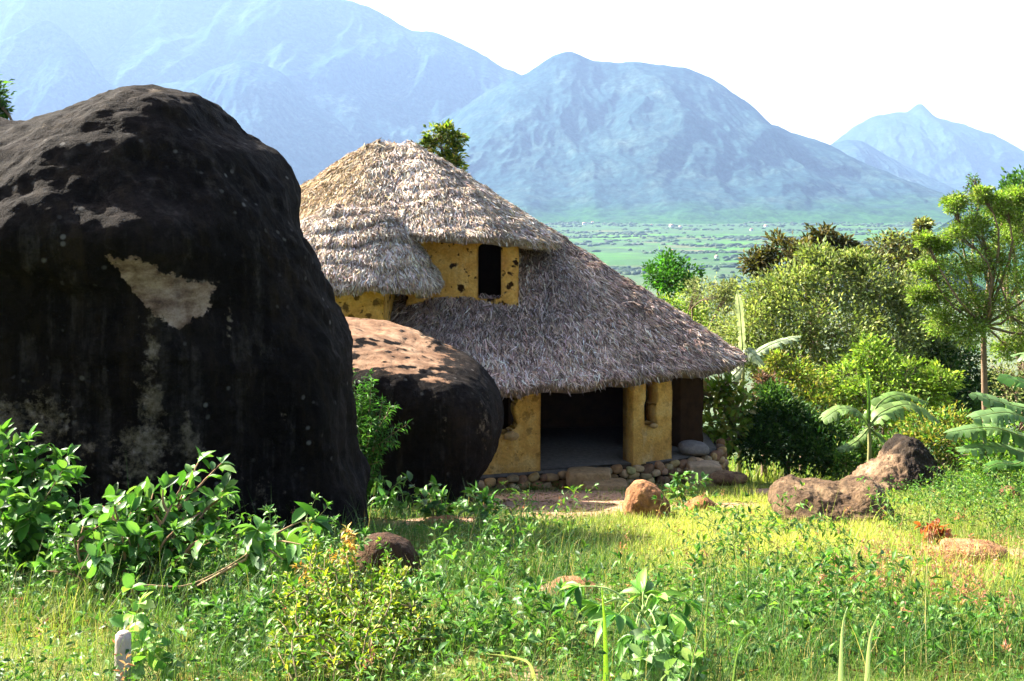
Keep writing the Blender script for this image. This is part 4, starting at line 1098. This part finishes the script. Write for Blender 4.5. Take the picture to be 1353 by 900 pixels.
stemmed('small_leaf_bush', 'yellow green small leaved bush with orange tips in the grass', 'bush', g4,
        sum([spray(W(q_[0] * 0.75 + 111, 0, q_[2] - 0.35) * [1, 1, 0] + [0, 0, float(H((q_[0] * 0.75 + 111 - CX) / F * (q_[2] - 0.35), q_[2] - 0.35))], [q_], 6, 0.05, 2) for q_ in [(438, 728, 6.6), (425, 745, 6.5), (455, 740, 6.6), (405, 766, 6.4), (380, 779, 6.3), (470, 758, 6.5), (500, 762, 6.4), (525, 753, 6.4), (510, 783, 6.2), (545, 792, 6.2), (480, 788, 6.2), (440, 788, 6.1), (410, 805, 6.0), (370, 814, 6.0), (345, 839, 5.9), (555, 814, 6.0), (460, 814, 5.8), (500, 822, 5.8), (530, 839, 5.8), (400, 839, 5.7), (440, 848, 5.6), (480, 852, 5.6), (380, 861, 5.6)]], []), YG, 0.042, 0.55, 0.010, tm=LEAFS, stem_r=0.005, sub=5, tips=7, droop=0.0, bendy=0.03)
stemmed('orange_sprig', 'orange tipped sprig beside the yellow green bush', 'plant', ground(462, 790), spray(ground(462, 790), [(463, 705, 6.9), (470, 722, 6.8), (448, 735, 6.8), (395, 755, 6.7)], 7, 0.03, 2), [(0.50, 0.22, 0.04), (0.45, 0.28, 0.05), (0.25, 0.22, 0.04)], 0.05, 0.5, 0.02, tm=LEAFS, stem_r=0.004, start=0.5)
g5 = ground(170, 896); 
pw = W(160, 900, 5.1); pt = W(163, 838, 5.15)
mb = MB(); lo = np.array([pw[0], pw[1], float(H(pw[0], pw[1])) - 0.2])
pp = catmull(np.array([lo, (lo + pt) / 2, pt]), 14, False)
mb.tube(pp, np.linspace(0.040, 0.034, 14) * (1 + 0.05 * rng.normal(size=14)), 12, (0.42, 0.33, 0.29))
mb.add(ICO2[0] * [0.028, 0.028, 0.012] + pt + [0, 0, 0.004], ICO2[1], (0.5, 0.4, 0.34))
tag(mb.build('wooden_post', M_BARK, None, True), 'weathered pale wooden post stub at the bottom left', 'post')
stemmed('vine', 'bright green vine sprouting behind the pale wooden post', 'vine', g5,
        spray(g5, [(178, 778, 5.4), (188, 800, 5.35), (172, 815, 5.3), (195, 845, 5.3), (215, 840, 5.3), (205, 870, 5.2), (225, 875, 5.2), (185, 885, 5.1), (200, 820, 5.35)], 5, 0.02, 1), [(0.20, 0.40, 0.06), (0.14, 0.32, 0.05), (0.10, 0.24, 0.05), (0.28, 0.42, 0.12)], 0.085, 0.62, 0.05, stem_r=0.004, stem_col=(0.3, 0.35, 0.1), start=0.35, droop=0.5, tips=3)

# lobed-leaf plant: fingers spread from the ends of the stalks
g6 = ground(848, 897)
root = empty('papaya_seedling', g6, 'seedling with large lobed leaves on long stalks at the bottom', 'plant'); sm, lv = MB(), MB()
hub = W(850, 800, 5.45); sm.tube(catmull(np.array([g6, W(842, 850, 5.35), hub]), 12, False), np.linspace(0.011, 0.007, 12), 7, (0.22, 0.30, 0.10))
for (px, py, d, L_, a0) in ((765, 775, 5.5, 0.15, -0.2), (793, 800, 5.45, 0.15, -0.4), (818, 812, 5.2, 0.16, -0.8), (850, 785, 5.5, 0.16, 0.5), (868, 790, 5.4, 0.15, 0.1), (838, 840, 5.25, 0.16, -1.2), (885, 812, 5.3, 0.14, -0.2), (868, 830, 5.2, 0.15, -0.9), (905, 795, 5.5, 0.13, 0.2)):
    e_ = W(px, py, d); sm.tube(catmull(np.array([hub - [0, 0, 0.05], (hub + e_) / 2 + [0, 0, 0.03], e_]), 8, False), np.linspace(0.006, 0.003, 8), 5, (0.26, 0.36, 0.12))
    o_ = unit(e_ - hub + np.array([0, 0, 0.03])); s_ = unit(np.cross(o_, [0, 0, 1.0])); 
    fa = np.linspace(-1.6, 1.6, 7); dr = unit(np.cos(fa)[:, None] * o_ + np.sin(fa)[:, None] * s_ + np.array([0, 0, -0.35]) + 0.08 * rng.normal(size=(7, 3)))
    put_leaves(lv, np.tile(e_, (7, 1)), dr, L_ * (1 - 0.22 * np.abs(fa) / 1.6), 0.34, [(0.10, 0.26, 0.03), (0.15, 0.33, 0.05), (0.06, 0.18, 0.03), (0.22, 0.42, 0.07)], LEAFB, 0.25)
sm.build('stem', M_BARK, root, True); lv.build('leaves', M_LEAF, root)
g7 = ground(885, 900)
stemmed('leafy_herb', 'pale green leafy herb under the lobed seedling', 'plant', g7, spray(g7, [(865, 850, 5.0), (885, 845, 5.05), (905, 850, 5.05), (850, 870, 4.9), (880, 872, 4.85), (910, 875, 4.9), (838, 885, 4.85), (895, 890, 4.75), (925, 880, 4.95)], 5, 0.02, 1), [(0.20, 0.34, 0.11), (0.15, 0.29, 0.07), (0.26, 0.38, 0.17), (0.10, 0.22, 0.05)], 0.085, 0.55, 0.03, stem_r=0.004, stem_col=(0.2, 0.28, 0.1), tips=4)


def reed(name, label, pts, r0, col, width=None):
    """one tall grass stem or blade"""
    P_ = np.array(pts, float)
    p = resample(P_, 24, False); mb = MB()
    tg = unit(np.gradient(p, axis=0)); sd = unit(np.cross(tg, [0.15, 1.0, 0.1]))
    w = r0 * np.clip(np.linspace(1.0, 0.0, 24), 0, 1) ** 0.55
    v = np.stack([p + sd * w[:, None], p + np.array([0, 0.25 * r0, 0]), p - sd * w[:, None]], 1).reshape(-1, 3)
    mb.add(v, grid_tris(24, 3), col)
    return tag(mb.build(name, M_LEAF, None, True), label, 'grass blade')


for lab, px0, tops, d, r0, col in (
        ('broad pale grass blade standing upright, left of the twin pale blades', 1108, [(1112, 850), (1120, 802)], 4.6, 0.016, (0.46, 0.55, 0.30)),
        ('broad pale grass blade leaning right, right of the twin pale blades', 1140, [(1148, 860), (1162, 812)], 4.6, 0.018, (0.48, 0.56, 0.30)),
        ('bright yellow green grass stem before the lobed seedling', 801, [(800, 850), (795, 775)], 4.9, 0.016, (0.30, 0.50, 0.05)),
        ('thin upright grass stem right of the lobed seedling', 934, [(932, 840), (938, 770)], 5.0, 0.006, (0.26, 0.40, 0.10)),
        ('thin arching grass blade bending right near the bottom', 960, [(975, 860), (1010, 826)], 4.9, 0.006, (0.28, 0.42, 0.12)),
        ('short slanted grass blade beside the thin upright stem', 906, [(915, 868), (928, 845)], 4.8, 0.006, (0.26, 0.42, 0.10))):
    q = ground(px0, 899)
    reed('grass_blade', lab, [np.array([(px0 - CX) / F * d, d, q[2] - 0.1])] + [W(x, y, d) for x, y in tops], r0, col)
q = ground(708, 899)
reed('grass_blade', 'pale grass blade arching left over bare soil at the bottom', [q - [0, 0, 0.05], W(700, 878, 4.95), W(675, 868, 4.9), W(642, 864, 4.9)], 0.013, (0.42, 0.44, 0.20))

# plants by the boulders
g8 = W(478, 640, 17.2); g8[2] = float(H(g8[0], g8[1]))
stemmed('feathery_shrub', 'feathery bright green shrub in the gap between the two boulders', 'shrub', g8, spray(g8, [(482, 500, 17.2), (494, 508, 17.1), (500, 530, 17.0), (476, 515, 17.3), (490, 550, 17.0), (497, 565, 16.9), (475, 565, 17.2), (484, 595, 17.0), (468, 545, 17.3), (482, 530, 17.2)], 17, 0.05, 3), [(0.06, 0.18, 0.03), (0.09, 0.24, 0.04), (0.04, 0.12, 0.025)], 0.12, 0.22, 0.018, tm=LEAFS, stem_r=0.008, sub=1, droop=0.5)
for px, py, tops, lab in ((575, 690, [(545, 650), (560, 655), (575, 652), (590, 658), (605, 665), (555, 672), (590, 675)], 'broadleaf weed patch at the foot of the tan topped boulder'),
                          (640, 694, [(625, 655), (640, 660), (655, 668), (632, 675), (618, 672)], 'dark green herb beside the hut corner and tan topped boulder'),
                          (510, 680, [(495, 640), (510, 650), (525, 645), (500, 660), (530, 665)], 'light green herb between the two black boulders'),
                          (895, 668, [(895, 640), (910, 635), (925, 645), (905, 655), (885, 652)], 'small green herb before the steps of the plinth')):
    q = ground(px, py); d = q[1]
    stemmed('herb', lab, 'plant', q, spray(q, [(a, b, d + rng.uniform(-0.3, 0.3)) for a, b in tops], d, 0.06, 2), GFG, 0.15, 0.5, 0.05, stem_r=0.006)
for px, py, r_, hgt, lab in ((330, 772, 0.5, 0.42, 'dark green weeds at the foot of the huge boulder, below the leaning sapling'), (250, 800, 0.5, 0.40, 'leafy weeds under the forked brown stems of the large shrub'),
                          (60, 800, 0.6, 0.36, 'low leafy weeds under the shrub at the left edge'), (420, 772, 0.4, 0.34, 'low weeds behind the yellow green bush by the boulder foot'),
                          (620, 770, 0.5, 0.32, 'weed tangle in the grass right of the dark brown earthy stone'), (600, 850, 0.5, 0.30, 'sprawling green weeds right of the yellow green bush'),
                          (290, 870, 0.35, 0.26, 'small leaved weeds between the wooden post and the yellow green bush'), (720, 870, 0.35, 0.26, 'low weeds left of the lobed seedling'),
                          (1030, 865, 0.6, 0.28, 'green weeds left of the twin pale grass blades'), (1270, 850, 0.7, 0.28, 'weed mass under the reddish seed heads at the lower right')):
    q = ground(px, py)
    stemmed('weed', lab, 'plant', q, [[q + [a_, b_, -0.02], q + [a_ + rng.normal() * 0.05, b_, hgt * 0.4], q + [a_ * 1.25 + rng.normal() * 0.08, b_ * 1.2, hgt * rng.uniform(0.5, 1.15)]] for a_, b_ in rng.normal(size=(44, 2)) * r_ * 0.55], GFG + GMID, 0.075, 0.48, 0.032, tm=LEAFS, stem_r=0.004, stem_col=(0.16, 0.2, 0.06), start=0.15)
g9 = ground(1238, 718)
stemmed('red_plant', 'small rust red leaved plant in the sunny grass', 'plant', g9, spray(g9, [(1228, 700, g9[1]), (1237, 694, g9[1]), (1247, 702, g9[1]), (1233, 708, g9[1]), (1244, 710, g9[1]), (1252, 708, g9[1]), (1225, 710, g9[1])], 14, 0.03, 2), [(0.42, 0.10, 0.03), (0.34, 0.07, 0.02), (0.5, 0.17, 0.05)], 0.085, 0.55, 0.018, stem_r=0.004)
g10 = ground(1270, 690)
stemmed('red_sprig', 'tiny red sprig above the rust red plant', 'plant', g10, spray(g10, [(1267, 682, g10[1]), (1270, 688, g10[1])], 14, 0.02, 2), [(0.5, 0.14, 0.05), (0.6, 0.25, 0.1)], 0.06, 0.5, 0.03, stem_r=0.003)
for px, py, lab in ((1205, 700, 'leafy weed clump at the right end of the long rock'), (1290, 665, 'pale weed clump in front of the sloping rock'), (1215, 650, 'tall weed clump between the long rock and the sloping rock'), (1325, 700, 'green weed clump behind the flat pale slab'),
                    (985, 745, 'knee high green weed clump in the middle of the sunlit grass'), (1040, 790, 'low leafy weed clump at the shady edge of the grass'), (690, 735, 'dark green weed clump in the shaded grass before the hut')):
    q = ground(px, py); d = q[1]
    stemmed('weed', lab, 'plant', q, [[q + [rng.normal() * 0.25, rng.normal() * 0.3, 0], q + [rng.normal() * 0.35, rng.normal() * 0.3, rng.uniform(0.1, 0.3)], q + [rng.normal() * 0.45, rng.normal() * 0.3, rng.uniform(0.3, 0.62)]] for _ in range(16)], GMID + GLIME[:2], 0.065, 0.45, 0.035, tm=LEAFS, stem_r=0.004, stem_col=(0.16, 0.2, 0.06), start=0.1)

# ------------------------------------------------------------------ grass
def blocked(x, y):
    hutp = np.array([(-3.2, 24.0), (-0.5, 24.55), (2.0, 25.5), (3.4, 25.9), (5.2, 27.0), (5.4, 33), (-5, 33)])
    b = in_poly(x, y, hutp)
    b |= ((x + 4.6) / 3.9) ** 2 + ((y - 14.9) / 1.9) ** 2 < 0.75
    b |= ((x + 2.3) / 1.9) ** 2 + ((y - 20.4) / 1.5) ** 2 < 0.75
    return b


def scatter(n, d0, d1, p, margin=1.18, left=0.45):
    """ground points, denser near: density falls as distance**-p"""
    u = rng.uniform(0, 1, n); e_ = 2 - p
    d = (d0 ** e_ + u * (d1 ** e_ - d0 ** e_)) ** (1 / e_)
    x = rng.uniform(-1, 1, n) * (left * d * margin + 2.4)
    return x, d


def px_of(x, y):
    z = H(x, y); return CX + F * x / y, HY - F * z / y


def bump2(px, py, cx, cy, sx, sy): return np.exp(-((px - cx) / sx) ** 2 - ((py - cy) / sy) ** 2)


def grass_state(x, y):
    """dryness (straw yellow, also painted brighter where the meadow is sunlit), warm (pinkish seed), height factor"""
    px, py = px_of(x, y)
    nz = fbm(np.stack([x, y, x * 0 + 2], -1) * 0.55, 4)
    dry = np.maximum.reduce([1.25 * bump2(px, py, 1010, 700, 210, 60), 0.9 * bump2(px, py, 1270, 765, 150, 45), 0.7 * bump2(px, py, 1080, 730, 220, 40), 0.4 * bump2(px, py, 1310, 690, 80, 30), 0.45 * bump2(px, py, 80, 860, 120, 40)]) + 0.30 * nz
    warm = np.maximum(bump2(px, py, 1250, 775, 110, 35), 0.8 * bump2(px, py, 1200, 815, 160, 25)) + 0.25 * nz
    return np.clip(dry, 0, 1), np.clip(warm, 0, 1), nz


GA = np.array([(0.065, 0.145, 0.018), (0.09, 0.18, 0.024), (0.045, 0.11, 0.018), (0.12, 0.21, 0.03), (0.07, 0.14, 0.04)])  # green turf, darkened to carry the shade beside the sunlit meadow
GB = np.array([(0.38, 0.43, 0.05), (0.46, 0.48, 0.08), (0.28, 0.38, 0.045), (0.52, 0.48, 0.14)])


GC = np.array([(0.04, 0.12, 0.022), (0.055, 0.15, 0.03), (0.03, 0.09, 0.018), (0.075, 0.17, 0.05), (0.06, 0.13, 0.06)])  # darker tussock greens, foreground shade put into the colour


def lawn(name, n, d0, d1, p, h0, w0, wpow, seed, cut=-0.35):
    reseed(name)
    x, y = scatter(n, d0, d1, p)
    dry, warm, nz = grass_state(x, y)
    clump = fbm(np.stack([x, y, x * 0 + seed], -1) * 2.2, 3)
    keep = (rng.uniform(0, 1, n) > soil_w(x, y) * 0.97) & ~blocked(x, y) & (clump + rng.normal(size=n) * 0.35 * (cut < 0) > cut)
    x, y, dry, warm, nz, clump = (a[keep] for a in (x, y, dry, warm, nz, clump)); n = len(x)
    pos = np.stack([x, y, H(x, y) - 0.02], -1)
    az = rng.uniform(0, 2 * math.pi, n)
    ax = np.stack([np.cos(az), np.sin(az), 0 * az], -1); ay = np.stack([-np.sin(az), np.cos(az), 0 * az], -1)
    azv = np.tile([0, 0, 1.0], (n, 1)) + 0.18 * rng.normal(size=(n, 3)); azv = unit(azv)
    tus = fbm(np.stack([x, y, x * 0 + 21], -1) * 0.95, 4)
    px, py = px_of(x, y)
    lush_shade = (1 - 0.75 * np.clip(dry, 0, 1)) * sstep(-0.08, 0.30, tus)
    lush_shade = np.maximum(lush_shade, 0.8 * bump2(px, py, 700, 705, 90, 32) * sstep(-0.3, 0.2, tus))  # taller in the boulder's shadow, its shade also put into the colour
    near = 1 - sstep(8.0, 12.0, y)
    h = h0 * rng.uniform(0.4, 1.4, n) * (1 + 0.5 * clump) * (1 + (0.8 + 0.9 * near) * lush_shade + 0.35 * near)
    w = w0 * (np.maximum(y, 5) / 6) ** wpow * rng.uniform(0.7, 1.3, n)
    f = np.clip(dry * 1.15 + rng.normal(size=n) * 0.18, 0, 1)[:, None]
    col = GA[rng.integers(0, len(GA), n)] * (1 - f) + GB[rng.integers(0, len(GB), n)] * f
    g_ = np.clip(lush_shade * 0.9 + 0.25 * near + 0.2 * rng.normal(size=n), 0, 1)[:, None] * (1 - f)
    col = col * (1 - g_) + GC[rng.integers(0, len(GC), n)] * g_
    dead = rng.uniform(0, 1, n) < 0.06 + 0.10 * dry
    col[dead] = np.array([0.42, 0.34, 0.15])
    col *= (1 + 0.2 * rng.normal(size=(n, 1))).clip(0.5, 1.6)
    mb = MB(); q = rng.integers(0, len(BLADES), n)
    scl = np.stack([h, w, h], -1)
    for i, b in enumerate(BLADES):
        m = q == i
        mb.inst(*b, pos[m], ax[m], ay[m], azv[m], scl[m], np.clip(col[m], 0.005, 0.8))
    return tag(mb.build(name, M_GRASS), kind='stuff')


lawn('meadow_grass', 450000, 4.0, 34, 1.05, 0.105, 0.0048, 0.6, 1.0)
lawn('tall_grass', 40000, 4.3, 30, 1.3, 0.22, 0.0050, 0.6, 6.0, 0.12)
lawn('wispy_grass', 3400, 4.4, 26, 1.5, 0.20, 0.0035, 0.5, 12.0, 0.05)
lawn('slope_grass', 26000, 28, 60, 1.0, 0.45, 0.016, 0.6, 8.0)

n = 34000
x, y = scatter(n, 4.2, 26, 1.3)
keep = (fbm(np.stack([x, y, x * 0 + 31], -1) * 1.1, 3) + 0.2 * rng.normal(size=n) > 0.02) & ~blocked(x, y)
x, y = x[keep], y[keep]; n = len(x)
mb = MB(); a_ = rng.uniform(0, 6.28, n)
put_leaves(mb, np.stack([x, y, H(x, y) + rng.uniform(0.0, 0.03, n)], -1), unit(np.stack([np.cos(a_), np.sin(a_), 0.15 * rng.normal(size=n)], -1)), 0.11, 0.06, [(0.30, 0.22, 0.11), (0.20, 0.13, 0.07), (0.38, 0.30, 0.17), (0.14, 0.08, 0.05)], LEAF1, 0.5)
tag(mb.build('dry_grass_litter', M_GRASS), kind='stuff')

# broad-leaved ground weeds
n = 23000
x, y = scatter(n, 4.2, 32, 1.25)
dry, warm, nz = grass_state(x, y)
pat = fbm(np.stack([x, y, x * 0 + 9], -1) * 0.7, 4)
px, py = px_of(x, y)
tall = np.maximum(bump2(px, py, 1280, 660, 110, 40), bump2(px, py, 1150, 640, 60, 30))
keep = (pat + 0.25 * rng.normal(size=n) + 0.6 * tall - 1.1 * dry > 0.14) & ~blocked(x, y) & (rng.uniform(0, 1, n) > soil_w(x, y))
x, y, tall, dry = x[keep], y[keep], tall[keep], dry[keep]; n = len(x)
mb = MB(); K = 9
hh = rng.uniform(0.05, 0.18, n) * (1 + 1.8 * tall + 0.6 * (1 - sstep(7, 11, y)))
pos = np.repeat(np.stack([x, y, H(x, y)], -1), K, 0) + rng.normal(size=(n * K, 3)) * [0.06, 0.06, 0]
pos[:, 2] += np.repeat(hh, K) * rng.uniform(0.2, 1, n * K)
dr = unit(rng.normal(size=(n * K, 3)) * [1, 1, 0.35] + [0, 0, 0.25])
f = np.repeat(dry, K)[:, None]
put_leaves(mb, pos, dr, 0.048 * np.repeat((y / 7) ** 0.3, K), 0.5, np.array(GMID), LEAFS, 0.6)
tag(mb.build('ground_weeds', M_LEAF), kind='stuff')

# reddish feathery seed heads standing over the grass
n = 7000
x, y = scatter(n, 4.5, 24, 1.3)
dry, warm, nz = grass_state(x, y)
keep = (warm + 0.12 * rng.normal(size=n) > 0.34) | (rng.uniform(0, 1, n) < 0.02)
keep &= ~blocked(x, y)
x, y = x[keep], y[keep]; n = len(x); K = 12
h = rng.uniform(0.14, 0.30, n)
b = np.stack([x, y, H(x, y)], -1); t_ = b + np.stack([rng.normal(size=n) * 0.06, rng.normal(size=n) * 0.06, h], -1)
mb = MB()
ax = unit(np.cross(t_ - b, [0, 1.0, 0])); 
mb.inst(*BLADES[0], b, np.tile([0, 1.0, 0], (n, 1)), ax, unit(t_ - b), np.stack([h, np.full(n, 0.005), h], -1), rand_col(n, [(0.30, 0.27, 0.10), (0.22, 0.25, 0.07)]))
pos = np.repeat(t_, K, 0) + rng.normal(size=(n * K, 3)) * [0.012, 0.012, 0.035]
put_leaves(mb, pos, unit(rng.normal(size=(n * K, 3)) + [0, 0, 1.2]), 0.035, 0.28, [(0.45, 0.20, 0.13), (0.36, 0.15, 0.11), (0.52, 0.30, 0.20)], LEAF1, 0.6)
tag(mb.build('seed_grass', M_GRASS), kind='stuff')

# ------------------------------------------------------------------ light, sky, camera
EL, AZ = 36.5, -56.0                       # sun height, bearing from straight ahead (left is negative)
sd = np.array([math.sin(R(AZ)) * math.cos(R(EL)), math.cos(R(AZ)) * math.cos(R(EL)), math.sin(R(EL))])
sun = bpy.data.lights.new('sun', 'SUN'); sun.energy = 5.0; sun.angle = R(0.6); sun.color = (1.0, 0.93, 0.80)
so = bpy.data.objects.new('sun', sun); COL.objects.link(so)
from mathutils import Vector
so.rotation_euler = Vector(-sd).to_track_quat('-Z', 'Y').to_euler()
w = bpy.data.worlds.new('World'); scene.world = w; w.use_nodes = True
nt = w.node_tree; nt.nodes.clear(); k = NT(nt)
sky = k.n('ShaderNodeTexSky'); sky.sky_type = 'NISHITA'; sky.sun_disc = False
sky.sun_elevation = R(EL); sky.sun_rotation = R(AZ) % (2 * math.pi)
sky.air_density = 1.0; sky.dust_density = 5.0; sky.ozone_density = 1.0
bg = k.n('ShaderNodeBackground'); bg.inputs['Strength'].default_value = 0.06
wo = k.n('ShaderNodeOutputWorld'); k.l(sky.outputs[0], bg.inputs[0]); k.l(bg.outputs[0], wo.inputs[0])

cam = bpy.data.cameras.new('camera'); cam.lens = 40; cam.sensor_width = 36; cam.sensor_fit = 'HORIZONTAL'
cam.shift_y = -(450 - HY) / 1353
cam.clip_start = 0.1; cam.clip_end = 400000
co = bpy.data.objects.new('camera', cam); COL.objects.link(co)
co.rotation_euler = (R(90), 0, 0); co.location = (0, 0, 0)
scene.camera = co

vs = scene.view_settings
scene.display_settings.display_device = 'sRGB'
vs.view_transform = 'Standard'; vs.look = 'None'; vs.gamma = 1.0; vs.exposure = 2.62; vs.use_curve_mapping = False
cy = scene.cycles
cy.use_denoising = True
try: cy.denoiser = 'OPENIMAGEDENOISE'
except Exception: pass
cy.use_adaptive_sampling = True; cy.adaptive_threshold = 0.02
cy.max_bounces = 6; cy.diffuse_bounces = 3; cy.glossy_bounces = 2; cy.transmission_bounces = 3; cy.volume_bounces = 0
cy.caustics_reflective = False; cy.caustics_refractive = False
